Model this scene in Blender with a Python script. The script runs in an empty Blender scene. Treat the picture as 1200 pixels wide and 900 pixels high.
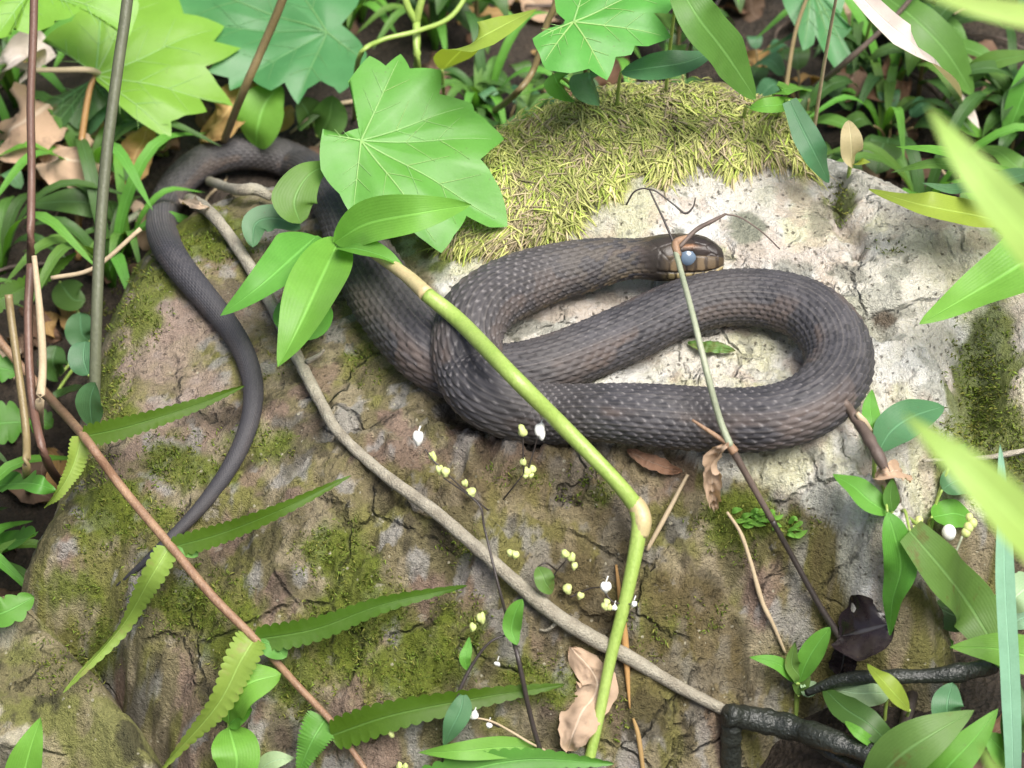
import bpy, math, random
import numpy as np
from mathutils import Vector
R = math.radians
random.seed(7)
rng = np.random.default_rng(11)
scene = bpy.context.scene
col = scene.collection

# ------------------------------------------------------------------ camera
PITCH = R(42)
DIST = 1.5
KPX = 0.64 / 1200 / DIST                    # one photo pixel at unit depth
FWD = np.array([0, math.cos(PITCH), -math.sin(PITCH)])
UPV = np.array([0, math.sin(PITCH), math.cos(PITCH)])
RGT = np.array([1.0, 0, 0])
CAM = np.array([0, 0, 0.12]) - DIST * FWD
cam_data = bpy.data.cameras.new('camera')
cam = bpy.data.objects.new('camera', cam_data)
col.objects.link(cam)
cam.location = CAM
cam.rotation_euler = (R(90) - PITCH, 0, 0)
cam_data.sensor_width = 36
cam_data.lens = 36 / (0.64 / DIST)
cam_data.clip_start = 0.02
cam_data.clip_end = 500
cam_data.dof.use_dof = True
cam_data.dof.focus_distance = 1.5
cam_data.dof.aperture_fstop = 9
scene.camera = cam

# ------------------------------------------------------------------ light
SUN_EL, SUN_AZ = R(66), R(135)             # high and to the right
world = bpy.data.worlds.new('World')
scene.world = world
world.use_nodes = True
wn = world.node_tree
sky = wn.nodes.new('ShaderNodeTexSky')
sky.sky_type = 'NISHITA'
sky.sun_disc = False
sky.sun_elevation = SUN_EL
sky.sun_rotation = SUN_AZ
sky.air_density = 1.0
sky.dust_density = 6.0
sky.ozone_density = 0.6
wn.links.new(sky.outputs[0], wn.nodes['Background'].inputs[0])
wn.nodes['Background'].inputs[1].default_value = 0.07
sun_data = bpy.data.lights.new('sun', 'SUN')
sun_data.energy = 2.7
sun_data.angle = R(38)
sun_data.color = (1.0, 0.98, 0.94)
sun = bpy.data.objects.new('sun', sun_data)
col.objects.link(sun)
sdir = Vector((math.sin(SUN_AZ) * math.cos(SUN_EL), math.cos(SUN_AZ) * math.cos(SUN_EL), math.sin(SUN_EL)))
sun.rotation_euler = sdir.to_track_quat('Z', 'Y').to_euler()
sun.location = (0.6, 1.0, 2.5)
vs = scene.view_settings
vs.view_transform = 'Standard'
vs.look = 'None'
vs.exposure = 1.2
vs.gamma = 1
vs.use_curve_mapping = False

# ------------------------------------------------------------------ numeric helpers
def hash2(ix, iy, seed):
    h = (ix.astype(np.int64) * 374761393 + iy.astype(np.int64) * 668265263 + seed * 974634777) & 0x7fffffff
    h = ((h ^ (h >> 13)) * 1274126177) & 0x7fffffff
    h = (h ^ (h >> 16)) & 0x7fffffff
    return (h % 100003) / 100003.0

def vnoise(x, y, seed=0):
    ix = np.floor(x); iy = np.floor(y)
    fx = x - ix; fy = y - iy
    ux = fx * fx * fx * (fx * (fx * 6 - 15) + 10); uy = fy * fy * fy * (fy * (fy * 6 - 15) + 10)
    a = hash2(ix, iy, seed); b = hash2(ix + 1, iy, seed)
    c = hash2(ix, iy + 1, seed); d = hash2(ix + 1, iy + 1, seed)
    return (a * (1 - ux) + b * ux) * (1 - uy) + (c * (1 - ux) + d * ux) * uy

def fbm(x, y, f, octv=4, seed=0, gain=0.5, ridged=False):
    s = np.zeros_like(x); amp = 1.0; tot = 0
    for k in range(octv):
        ca, sa = math.cos(k * 0.9), math.sin(k * 0.9)
        n = vnoise((x * ca - y * sa) * f + 17.3 * k, (x * sa + y * ca) * f - 9.1 * k, seed + k)
        if ridged:
            n = 1 - np.abs(2 * n - 1)
        s += amp * n; tot += amp; amp *= gain; f *= 2.03
    return s / tot

def sstep(a, b, x):
    t = np.clip((x - a) / (b - a), 0, 1)
    return t * t * (3 - 2 * t)

def pray(px, py):
    return FWD + RGT * ((px - 600) * KPX) + UPV * ((450 - py) * KPX)

def at_t(px, py, t):
    return CAM + pray(px, py) * t

def at_z(px, py, z):
    d = pray(px, py)
    return CAM + d * ((z - CAM[2]) / d[2])

def to_px(x, y, z):
    v = np.stack([x - CAM[0], y - CAM[1], z - CAM[2]], -1)
    t = v @ FWD
    return 600 + (v @ RGT) / t / KPX, 450 - (v @ UPV) / t / KPX, t

# ------------------------------------------------------------------ the boulder's height field
CP = [  # photo pixel and height: where the boulder's surface passes
 # pale top
 (520,300,.128),(600,310,.134),(650,370,.130),(620,440,.122),(700,300,.140),(720,420,.126),(800,400,.132),(800,300,.142),(880,420,.130),
 (900,250,.150),(960,330,.144),(1000,430,.134),(700,215,.155),(620,170,.152),(800,180,.162),
 (640,135,.155),(720,112,.162),(800,106,.165),(880,118,.163),(925,150,.158),(560,190,.148),(545,250,.140),
 (1010,205,.160),(1060,240,.158),(1120,260,.155),(1200,300,.15),(1180,380,.125),(1060,330,.150),(1080,420,.137),(1200,460,.115),
 (968,235,.143),(960,190,.145),
 # crevice on the right and the broken right foot
 (1150,430,.105),(1150,490,.088),(1120,540,.088),(1190,540,.082),(1080,520,.108),(1090,590,.066),(1180,600,.03),
 (1040,480,.128),(1040,560,.110),
 # ridge under the snake
 (480,480,.117),(520,497,.121),(560,515,.124),(640,522,.126),(700,530,.124),(760,532,.122),(840,550,.121),(900,560,.120),(960,575,.121),(1000,600,.118),(1030,640,.108),
 # left shoulder
 (200,300,.104),(260,260,.108),(330,240,.110),(420,270,.116),(350,330,.110),(150,345,.095),(130,400,.086),(200,400,.098),(300,400,.104),(400,400,.110),
 (450,450,.113),(340,480,.103),(220,480,.090),(130,470,.079),(110,520,.070),(90,590,.055),(60,680,.030),
 # front face
 (200,560,.074),(300,560,.086),(400,560,.096),(480,560,.103),(570,580,.105),(680,590,.103),(780,600,.100),(880,620,.094),(960,650,.083),
 (150,640,.050),(250,640,.064),(350,650,.070),(450,660,.074),(560,670,.076),(680,680,.074),(800,690,.067),(900,710,.056),(1000,700,.066),
 (150,730,.020),(250,740,.034),(360,750,.040),(480,760,.043),(600,770,.042),(720,780,.038),(820,780,.030),(915,765,.026),(955,742,.038),
 (150,800,-.010),(220,860,-.015),(300,830,.010),(420,850,.010),(550,870,.004),(700,870,.003),(800,850,.000),
 (250,900,-.02),(400,930,-.022),(600,940,-.025),(800,920,-.025),
]
pts = [np.array(at_z(a, b, c)) for a, b, c in CP]
def rim(px, py, z, dx, dy, dz):
    p = at_z(px, py, z); pts.append(np.array([p[0] + dx, p[1] + dy, z + dz]))
for a, b, c in ((150,345,.095),(130,400,.086),(112,470,.079),(98,520,.070),(72,590,.055),(42,680,.030)):
    rim(a, b, c, -.022, .004, -.05); rim(a, b, c, -.05, .01, -.16)
for a, b, c in ((170,290,.10),(260,235,.108),(340,215,.110),(430,235,.116),(500,235,.12),(540,225,.14)):
    rim(a, b, c, -.012, .05, -.05); rim(a, b, c, -.02, .11, -.17)
for a, b, c in ((560,175,.148),(640,128,.155),(720,105,.162),(800,100,.165),(880,110,.163),(925,140,.158),(960,185,.145),(1010,195,.160),(1060,228,.158),(1120,245,.155),(1200,285,.15)):
    rim(a, b, c, 0, .035, -.03); rim(a, b, c, 0, .10, -.17)
for a, b, c in ((150,800,-.010),(100,740,.0),(205,880,-.015)):
    rim(a, b, c, -.008, -.006, -.06); rim(a, b, c, -.03, -.02, -.14)
for a, b, c in ((1042,680,.085),(1035,728,.055),(990,738,.045),(925,790,.008),(860,850,-.01),(1100,610,.05),(1180,625,.02)):
    rim(a, b, c, .015, -.02, -.05); rim(a, b, c, .035, -.05, -.13)
for x, y, z in ((-.3,-.32,-.12),(0,-.36,-.12),(.25,-.33,-.14),(.6,.05,-.05),(.62,.2,-.05),(-.7,.1,-.2),(.7,-.2,-.2),(-.6,.6,-.3),(0,.75,-.3),(.6,.75,-.3)):
    pts.append(np.array([x, y, z]))
pts = np.array(pts)
MQ = 0.018
def mq(x, y, p):
    return np.sqrt((x[..., None] - p[:, 0]) ** 2 + (y[..., None] - p[:, 1]) ** 2 + MQ * MQ)
_n = len(pts)
_A = np.zeros((_n + 1, _n + 1))
_A[:_n, :_n] = mq(pts[:, 0], pts[:, 1], pts) - 0.0015 * np.eye(_n)
_A[:_n, _n] = 1; _A[_n, :_n] = 1
_w = np.linalg.solve(_A, np.append(pts[:, 2], 0))

# the grooves, ledges and pits the picture shows (pixel, pixel, base height, amplitude, radius)
DENTS = [(580,486,.122,-.016,.020),(640,495,.122,-.016,.020),(700,500,.123,-.006,.02),(545,470,.12,-.014,.02),
 (1035,372,.148,-.012,.008),(1020,362,.148,-.006,.010),(985,240,.145,-.014,.010),(978,215,.145,-.010,.009),
 (515,500,.12,.008,.008),(555,515,.123,.007,.008),(598,519,.125,.010,.008),(645,519,.125,.008,.008),(575,520,.123,-.004,.004),(690,522,.125,.004,.01),
 (530,655,.08,-.012,.011),(500,690,.07,-.012,.013),(480,730,.06,-.010,.012),(230,690,.05,-.006,.02),(290,680,.06,.008,.02),
 (100,720,.02,.008,.014),(160,470,.085,.006,.02),(180,380,.095,.008,.02),(830,640,.09,-.008,.014),(860,650,.088,-.010,.012),
 (950,690,.07,-.010,.016),(1010,690,.07,.006,.012),(340,840,.01,-.008,.02),(640,840,.01,.006,.03),(760,650,.08,.006,.03),
 (400,600,.09,.007,.03),(560,610,.10,.006,.02),(330,560,.09,.006,.02),(1130,480,.09,-.012,.016),(1165,520,.085,-.010,.016),
 (940,590,.11,.004,.02),(890,280,.148,.003,.02),(1090,300,.155,.005,.02),(1105,345,.148,-.006,.012)]
DW = [(at_z(a, b, c), d, e) for a, b, c, d, e in DENTS]
CRACKS = [([(385,690),(420,640),(470,600),(540,590)],.078,.004,.004),([(120,700),(200,725),(300,735)],.03,.005,.005),
 ([(760,535),(830,590),(870,640),(900,700)],.10,.007,.006),([(905,560),(960,600),(1010,620)],.11,.005,.004),
 ([(200,590),(260,600),(330,590)],.08,.004,.004),([(640,600),(700,640),(690,700),(640,740)],.08,.003,.003),
 ([(470,470),(430,500),(380,500)],.11,.005,.004),([(980,210),(985,260),(1010,300)],.15,.012,.006),
 ([(1100,340),(1140,400),(1150,470),(1180,560)],.12,.012,.010),([(600,700),(560,740),(500,800)],.05,.003,.004),
 ([(850,700),(800,760),(790,830)],.04,.004,.004),([(300,460),(260,500),(190,520)],.09,.0035,.003)]
CW = []
for path, z, amp, wd in CRACKS:
    CW.append((np.array([at_z(a, b, z)[:2] for a, b in path]), amp, wd))

def seg_dist(x, y, path):
    d = np.full(x.shape, 1e9)
    for (ax, ay), (bx, by) in zip(path[:-1], path[1:]):
        vx, vy = bx - ax, by - ay
        t = np.clip(((x - ax) * vx + (y - ay) * vy) / (vx * vx + vy * vy + 1e-12), 0, 1)
        d = np.minimum(d, np.hypot(x - ax - t * vx, y - ay - t * vy))
    return d

PALE_POLY = [(500,305),(540,240),(580,110),(930,105),(1010,180),(1240,260),(1240,560),(1140,600),(1075,600),(1050,640),(1045,735),(1005,745),(1000,690),
             (990,620),(930,585),(880,572),(830,556),(780,528),(690,505),(600,490),(540,440),(515,350)]
def poly_sd(px, py, poly):
    """signed distance to a polygon, positive inside"""
    inside = np.zeros(px.shape, bool); d = np.full(px.shape, 1e9)
    n = len(poly)
    for i in range(n):
        ax, ay = poly[i]; bx, by = poly[(i + 1) % n]
        vx, vy = bx - ax, by - ay
        t = np.clip(((px - ax) * vx + (py - ay) * vy) / (vx * vx + vy * vy + 1e-12), 0, 1)
        d = np.minimum(d, np.hypot(px - ax - t * vx, py - ay - t * vy))
        c = (ay > py) != (by > py)
        xs = ax + (py - ay) * vx / (vy if vy else 1e-9)
        inside ^= c & (px < xs)
    return np.where(inside, d, -d)

def rockH(x, y):
    sh = x.shape; x = x.ravel(); y = y.ravel()
    h = np.empty_like(x)
    for i in range(0, len(x), 40000):
        h[i:i + 40000] = mq(x[i:i + 40000], y[i:i + 40000], pts) @ _w[:_n] + _w[_n]
    for c, amp, sg in DW:
        r2 = ((x - c[0]) ** 2 + (y - c[1]) ** 2) / (sg * sg)
        h += amp * np.exp(-r2)
    wx = x + 0.006 * (fbm(x, y, 90, 3, 61) - .5) * 2; wy = y + 0.006 * (fbm(x, y, 90, 3, 71) - .5) * 2
    for path, amp, wd in CW:
        h -= amp * np.exp(-(seg_dist(wx, wy, path) / wd) ** 2)
    front = sstep(0.02, -0.06, y - 0.25 * np.clip(x, -.2, .1))
    n1 = fbm(wx, wy, 22, 5, 3) - .5
    n2 = fbm(wx, wy, 60, 4, 13, ridged=True) - .55
    h += (0.010 + 0.022 * front) * n1 + (0.0050 + 0.011 * front) * n2
    h += 0.0045 * (fbm(x, y, 210, 3, 23) - .5) * (0.6 + 1.2 * front)
    vx_, vy_ = wx + .01 * (fbm(x, y, 30, 2, 93) - .5), wy
    h -= .0035 * front * sstep(.93, .995, fbm(vx_, vy_, 26, 1, 95, ridged=True)) 
    # terraces: limestone breaks in little steps
    q = 0.011 + 0.004 * n1
    st = h / q
    fr = st - np.floor(st)
    step = (np.floor(st) + sstep(.25, .75, fr)) * q
    h = h + (step - h) * (0.30 + 0.25 * front) * sstep(.42, .62, fbm(x, y, 14, 2, 33))
    return h.reshape(sh)

SOIL_MOUND = at_z(1060, 835, -.01)  # added mound of dark soil, standing in for the shade of the hollow
def groundH(x, y):
    return .078 * np.exp(-(np.abs(x - SOIL_MOUND[0] - .03) / .125) ** 4 - (np.abs(y - SOIL_MOUND[1]) / .085) ** 4) - 0.075 + 0.075 * sstep(-.05, .45, y) + 0.05 * sstep(0.1, 0.5, x) * sstep(.0, .3, y) + 0.022 * (fbm(x, y, 9, 4, 41) - .5) + 0.008 * (fbm(x, y, 60, 3, 43) - .5)

# coarse lookup of whatever is on top, for putting things down
GX0, GX1, GY0, GY1, GS = -1.1, 1.1, -.62, 1.5, 0.004
gxs = np.arange(GX0, GX1, GS); gys = np.arange(GY0, GY1, GS)
MX, MY = np.meshgrid(gxs, gys, indexing='ij')
GR = groundH(MX, MY)
RK = rockH(MX, MY)
# a second stone at the lower left, leaning against the boulder
SP = [(0,700,.004),(40,715,.0),(80,760,-.002),(120,800,-.008),(158,850,-.016),(180,895,-.024),(0,760,-.004),(60,800,-.01),(100,860,-.02),(0,830,-.015),(60,880,-.028),(0,900,-.03),(130,930,-.045),(-60,760,-.01),(-60,860,-.025)]
sp = [np.array(at_z(a, b, c)) for a, b, c in SP]
for a, b, c, dx, dy in ((0,690,.004,-.005,.02),(40,705,.0,.01,.02),(86,758,-.002,.010,.008),(126,800,-.008,.010,.008),(168,856,-.016,.010,.008),(190,900,-.026,.010,.008),(-80,740,-.01,-.02,.02),(-100,860,-.02,-.03,0)):
    p = at_z(a, b, c); sp.append(np.array([p[0] + dx, p[1] + dy, c - .06])); sp.append(np.array([p[0] + 2.2 * dx, p[1] + 2.2 * dy, c - .12]))
for a, b in ((-100,960),(0,980),(120,990),(220,980)):
    p = at_z(a, b, -.06); sp.append(np.array([p[0], p[1] - .02, -.12]))
sp = np.array(sp)
_m = len(sp); _B = np.zeros((_m + 1, _m + 1)); _B[:_m, :_m] = mq(sp[:, 0], sp[:, 1], sp) - 0.001 * np.eye(_m); _B[:_m, _m] = 1; _B[_m, :_m] = 1
_v = np.linalg.solve(_B, np.append(sp[:, 2], 0))
def stoneH(x, y):
    sh = x.shape; x = x.ravel(); y = y.ravel()
    h = mq(x, y, sp) @ _v[:_m] + _v[_m]
    h = np.where((x > -.5) & (x < -.1) & (y < .05) & (y > -.45), h, -1)
    h += 0.012 * (fbm(x, y, 30, 5, 83) - .5) + 0.006 * (fbm(x, y, 80, 4, 87, ridged=True) - .5)
    return h.reshape(sh)
ST = stoneH(MX, MY)
TOP = np.maximum(np.maximum(GR, RK), ST)

def topH(x, y, G=None):
    G = TOP if G is None else G
    x = np.asarray(x, float); y = np.asarray(y, float)
    fx = np.clip((x - GX0) / GS, 0, len(gxs) - 1.001); fy = np.clip((y - GY0) / GS, 0, len(gys) - 1.001)
    ix = fx.astype(int); iy = fy.astype(int); fx = fx - ix; fy = fy - iy
    return (G[ix, iy] * (1 - fx) + G[ix + 1, iy] * fx) * (1 - fy) + (G[ix, iy + 1] * (1 - fx) + G[ix + 1, iy + 1] * fx) * fy

def at_c(px, py, h=0.0, G=None):
    """the point on a pixel's ray that clears what lies below by h metres; h > .5 is a depth instead"""
    if h > .5:
        return at_t(px, py, h)
    ts = np.arange(0.6, 2.9, 0.002)
    d = pray(px, py)
    p = CAM[None] + d[None] * ts[:, None]
    f = p[:, 2] - topH(p[:, 0], p[:, 1], G) - h
    k = np.argmax(f < 0)
    if k == 0:
        return p[-1] if f[0] > 0 else p[0]
    a, b = f[k - 1], f[k]
    return p[k - 1] + (p[k] - p[k - 1]) * (a / (a - b))

def pxm(p):
    """metres per photo pixel at a point"""
    return float((np.asarray(p) - CAM) @ FWD) * KPX

def spline(P, n):
    P = np.asarray(P, float)
    if len(P) == 2:
        return P[0] + (P[1] - P[0]) * np.linspace(0, 1, n)[:, None]
    Q = np.vstack([2 * P[0] - P[1], P, 2 * P[-1] - P[-2]])
    seg = np.sqrt(np.linalg.norm(np.diff(P[:, :3], axis=0), axis=1)) + 1e-9
    cum = np.concatenate([[0], np.cumsum(seg)])
    out = []
    for u in np.linspace(0, cum[-1], n):
        i = min(np.searchsorted(cum, u, side='right') - 1, len(P) - 2)
        t = (u - cum[i]) / seg[i]
        a, b, c, d = Q[i], Q[i + 1], Q[i + 2], Q[i + 3]
        out.append(.5 * (2 * b + (c - a) * t + (2 * a - 5 * b + 4 * c - d) * t * t + (3 * b - a - 3 * c + d) * t ** 3))
    return np.array(out)

def norm(v):
    v = np.asarray(v, float)
    return v / (np.linalg.norm(v, axis=-1, keepdims=True) + 1e-12)

# ------------------------------------------------------------------ objects
ORIG = {}
def tag(o, label=None, cat=None, group=None, kind=None):
    if label: o['label'] = label
    if cat: o['category'] = cat
    if group: o['group'] = group
    if kind: o['kind'] = kind
    return o

def thing(name, label, cat, loc, group=None):
    o = bpy.data.objects.new(name, None)
    col.objects.link(o)
    o.empty_display_size = 0.01
    o.location = loc
    ORIG[o] = np.array(loc, float)
    return tag(o, label, cat, group)

def mesh(name, V, F, mat, parent=None, uv=None, colr=None, smooth=True, origin=None, extra=None):
    """F: (n,4) or (n,3) int array or list of them; vertices in world space"""
    V = np.asarray(V, float)
    org = ORIG[parent] if parent is not None else (np.zeros(3) if origin is None else np.asarray(origin, float))
    me = bpy.data.meshes.new(name)
    Fs = [np.asarray(f, np.int32) for f in (F if isinstance(F, list) else [F]) if len(f)]
    me.vertices.add(len(V)); me.vertices.foreach_set('co', (V - org).astype(np.float32).ravel())
    loops = np.concatenate([f.ravel() for f in Fs]); sizes = np.concatenate([np.full(len(f), f.shape[1], np.int32) for f in Fs])
    me.loops.add(len(loops)); me.loops.foreach_set('vertex_index', loops)
    me.polygons.add(len(sizes))
    me.polygons.foreach_set('loop_start', np.concatenate([[0], np.cumsum(sizes)[:-1]]).astype(np.int32))
    me.polygons.foreach_set('use_smooth', np.full(len(sizes), smooth))
    if uv is not None:
        l = me.uv_layers.new(name='UVMap')
        l.data.foreach_set('uv', np.asarray(uv, np.float32)[loops].ravel())
    if colr is not None:
        a = me.color_attributes.new('Col', 'FLOAT_COLOR', 'POINT')
        c = np.ones((len(V), 4), np.float32); c[:, :colr.shape[1]] = colr
        a.data.foreach_set('color', c.ravel())
    if extra is not None:
        for k, v in extra.items():
            a = me.attributes.new(k, 'FLOAT', 'POINT'); a.data.foreach_set('value', np.asarray(v, np.float32))
    me.update(calc_edges=True)
    me.validate()
    me.materials.append(mat)
    o = bpy.data.objects.new(name, me)
    col.objects.link(o)
    if parent is not None:
        o.parent = parent
        ORIG[o] = org
    else:
        o.location = org
        ORIG[o] = org
    return o

def grid_faces(n, m, closed=False):
    i, j = np.meshgrid(np.arange(n - 1), np.arange(m if closed else m - 1), indexing='ij')
    a = i * m + j; b = i * m + (j + 1) % m
    return np.stack([a, b, b + m, a + m], -1).reshape(-1, 4)

# ------------------------------------------------------------------ materials
class NT:
    def __init__(s, name):
        s.m = bpy.data.materials.new(name); s.m.use_nodes = True
        s.t = s.m.node_tree; s.p = s.t.nodes['Principled BSDF']; s.out = s.t.nodes['Material Output']
    def n(s, typ, **kw):
        nd = s.t.nodes.new(typ)
        for k, v in kw.items():
            if k.startswith('i_'):
                key = k[2:]; key = int(key) if key.isdigit() else key.replace('_', ' ')
                s.set(nd.inputs[key], v)
            else:
                setattr(nd, k, v)
        return nd
    def set(s, sock, v):
        if isinstance(v, bpy.types.NodeSocket): s.t.links.new(v, sock)
        else: sock.default_value = v
    def math(s, op, a, b=0.0, c=0.0, clamp=False):
        nd = s.t.nodes.new('ShaderNodeMath'); nd.operation = op; nd.use_clamp = clamp
        s.set(nd.inputs[0], a); s.set(nd.inputs[1], b); s.set(nd.inputs[2], c)
        return nd.outputs[0]
    def mix(s, f, a, b, blend='MIX'):
        nd = s.t.nodes.new('ShaderNodeMix'); nd.data_type = 'RGBA'; nd.blend_type = blend
        s.set(nd.inputs[0], f); s.set(nd.inputs[6], a if not isinstance(a, tuple) else (*a[:3], 1)); s.set(nd.inputs[7], b if not isinstance(b, tuple) else (*b[:3], 1))
        return nd.outputs[2]
    def ramp(s, f, stops):
        nd = s.t.nodes.new('ShaderNodeValToRGB'); e = nd.color_ramp.elements
        while len(e) < len(stops): e.new(.5)
        for k, (p, c) in enumerate(stops):
            e[k].position = p; e[k].color = (*c, 1) if isinstance(c, tuple) else (c, c, c, 1)
        s.set(nd.inputs[0], f)
        return nd.outputs[0]
    def noise(s, scale, detail=4, rough=.55, vec=None, dist=0.0):
        nd = s.n('ShaderNodeTexNoise'); nd.inputs['Scale'].default_value = scale; nd.inputs['Detail'].default_value = detail
        nd.inputs['Roughness'].default_value = rough; nd.inputs['Distortion'].default_value = dist
        s.set(nd.inputs['Vector'], vec if vec is not None else s.coord())
        return nd.outputs[0]
    def voro(s, scale, feature='F1', vec=None, out=0):
        nd = s.n('ShaderNodeTexVoronoi', feature=feature); nd.inputs['Scale'].default_value = scale
        s.set(nd.inputs['Vector'], vec if vec is not None else s.coord())
        return nd.outputs[out]
    def coord(s):
        if not hasattr(s, '_c'): s._c = s.n('ShaderNodeTexCoord')
        return s._c.outputs['Object']
    def attr(s, name, out=0):
        return s.n('ShaderNodeAttribute', attribute_name=name).outputs[out]
    def rand(s):
        return s.n('ShaderNodeObjectInfo').outputs['Random']
    def bump(s, h, dist, strength=1.0, nrm=None):
        nd = s.n('ShaderNodeBump'); nd.inputs['Distance'].default_value = dist; nd.inputs['Strength'].default_value = strength
        s.set(nd.inputs['Height'], h)
        if nrm is not None: s.set(nd.inputs['Normal'], nrm)
        return nd.outputs[0]

def leaf_mat(name, c, vein=None, transl=.35, rough=.5, midrib=True, lines=True, blotch=None, var=.25, spec=.4):
    m = NT(name)
    rn = m.rand()
    n1 = m.noise(70, 4)
    base = m.mix(m.math('MULTIPLY', n1, 1.0), tuple(x * (1 - var) for x in c), tuple(min(1, x * (1 + var)) for x in c))
    yel = (c[0] * 1.5 + .02, c[1] * 1.08, c[2] * .8)
    base = m.mix(m.math('MULTIPLY', rn, .45), base, yel)
    fine = m.noise(700, 2)
    base = m.mix(.22, base, m.mix(fine, (c[0] * .55, c[1] * .6, c[2] * .55), (c[0] * 1.5, c[1] * 1.35, c[2] * 1.5)))
    if blotch is not None:
        b = m.ramp(m.noise(45, 5, .65), [(.56, 0.0), (.68, 1.0)])
        base = m.mix(m.math('MULTIPLY', b, .75), base, blotch)
    dots = m.math('MULTIPLY', m.ramp(m.voro(150), [(.07, 1.0), (.12, 0.0)]), m.ramp(m.noise(40, 2), [(.52, 0.0), (.6, 1.0)]))
    base = m.mix(m.math('MULTIPLY', dots, .55), base, (c[0] * .5 + .06, c[1] * .45 + .04, c[2] * .5 + .02))
    film = m.ramp(m.noise(26, 5, .7), [(.52, 0.0), (.75, 1.0)])
    base = m.mix(m.math('MULTIPLY', film, .28), base, (c[0] * .8 + .10, c[1] * .8 + .09, c[2] * .8 + .07))
    hgt = n1
    if midrib:
        uvn = m.n('ShaderNodeUVMap'); sx = m.n('ShaderNodeSeparateXYZ'); m.set(sx.inputs[0], uvn.outputs[0])
        u = m.math('ABSOLUTE', m.math('SUBTRACT', sx.outputs[0], .5))
        rib = m.ramp(u, [(.0, 1.0), (.018, .9), (.04, 0.0)])
        vc = vein or tuple(min(1, x * 1.7 + .05) for x in c)
        if lines:
            w = m.math('SINE', m.math('MULTIPLY', sx.outputs[0], 95.0))
            w = m.math('MULTIPLY_ADD', w, .5, .5)
            base = m.mix(m.math('MULTIPLY', w, .04), base, vc)
            hgt = m.math('MULTIPLY_ADD', w, .10, n1)
        base = m.mix(m.math('MULTIPLY', rib, .55), base, vc)
        hgt = m.math('MULTIPLY_ADD', rib, -.8, hgt)
    m.set(m.p.inputs['Base Color'], base)
    m.set(m.p.inputs['Roughness'], m.math('MULTIPLY_ADD', n1, .25, rough - .12))
    m.p.inputs['Specular IOR Level'].default_value = spec
    nr = m.bump(hgt, .0006, .8)
    m.set(m.p.inputs['Normal'], nr)
    if transl > 0:
        tr = m.n('ShaderNodeBsdfTranslucent')
        m.set(tr.inputs[0], m.mix(1.0, base, (1.25, 1.2, .5), 'MULTIPLY'))
        ms = m.n('ShaderNodeMixShader'); ms.inputs[0].default_value = transl
        m.t.links.new(m.p.outputs[0], ms.inputs[1]); m.t.links.new(tr.outputs[0], ms.inputs[2])
        m.t.links.new(ms.outputs[0], m.out.inputs[0])
    return m.m

def stem_mat(name, c1, c2, rough=.5, scale=60, bump=.0006, stretch=True):
    m = NT(name)
    rn = m.rand()
    mp = m.n('ShaderNodeMapping'); m.set(mp.inputs[0], m.coord()); mp.inputs['Scale'].default_value = (1, 1, .35 if stretch else 1)
    n = m.noise(scale, 5, .6, mp.outputs[0]); f = m.noise(scale * 9, 3, .6, mp.outputs[0])
    b = m.mix(m.ramp(n, [(.35, 0.0), (.68, 1.0)]), c1, c2)
    b = m.mix(.35, b, m.mix(f, tuple(x * .45 for x in c1), tuple(min(1, x * 1.7) for x in c2)))
    b = m.mix(m.math('MULTIPLY', rn, .3), b, tuple(x * .7 for x in c2))
    m.set(m.p.inputs['Base Color'], b)
    m.p.inputs['Roughness'].default_value = rough
    m.set(m.p.inputs['Normal'], m.bump(m.math('MULTIPLY_ADD', f, .6, n), bump, 1.0))
    return m.m

def attr_mat(name, rough=.6, transl=0.0, spec=.4, bumpsc=900, bumpd=.0004):
    m = NT(name)
    c = m.attr('Col'); f = m.noise(bumpsc, 2)
    c = m.mix(.25, c, m.mix(f, (.0, .0, .0), (1, 1, 1)), 'OVERLAY')
    m.set(m.p.inputs['Base Color'], c)
    m.p.inputs['Roughness'].default_value = rough
    m.p.inputs['Specular IOR Level'].default_value = spec
    m.set(m.p.inputs['Normal'], m.bump(f, bumpd, .7))
    if transl > 0:
        tr = m.n('ShaderNodeBsdfTranslucent'); m.set(tr.inputs[0], c)
        ms = m.n('ShaderNodeMixShader'); ms.inputs[0].default_value = transl
        m.t.links.new(m.p.outputs[0], ms.inputs[1]); m.t.links.new(tr.outputs[0], ms.inputs[2]); m.t.links.new(ms.outputs[0], m.out.inputs[0])
    return m.m

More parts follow.
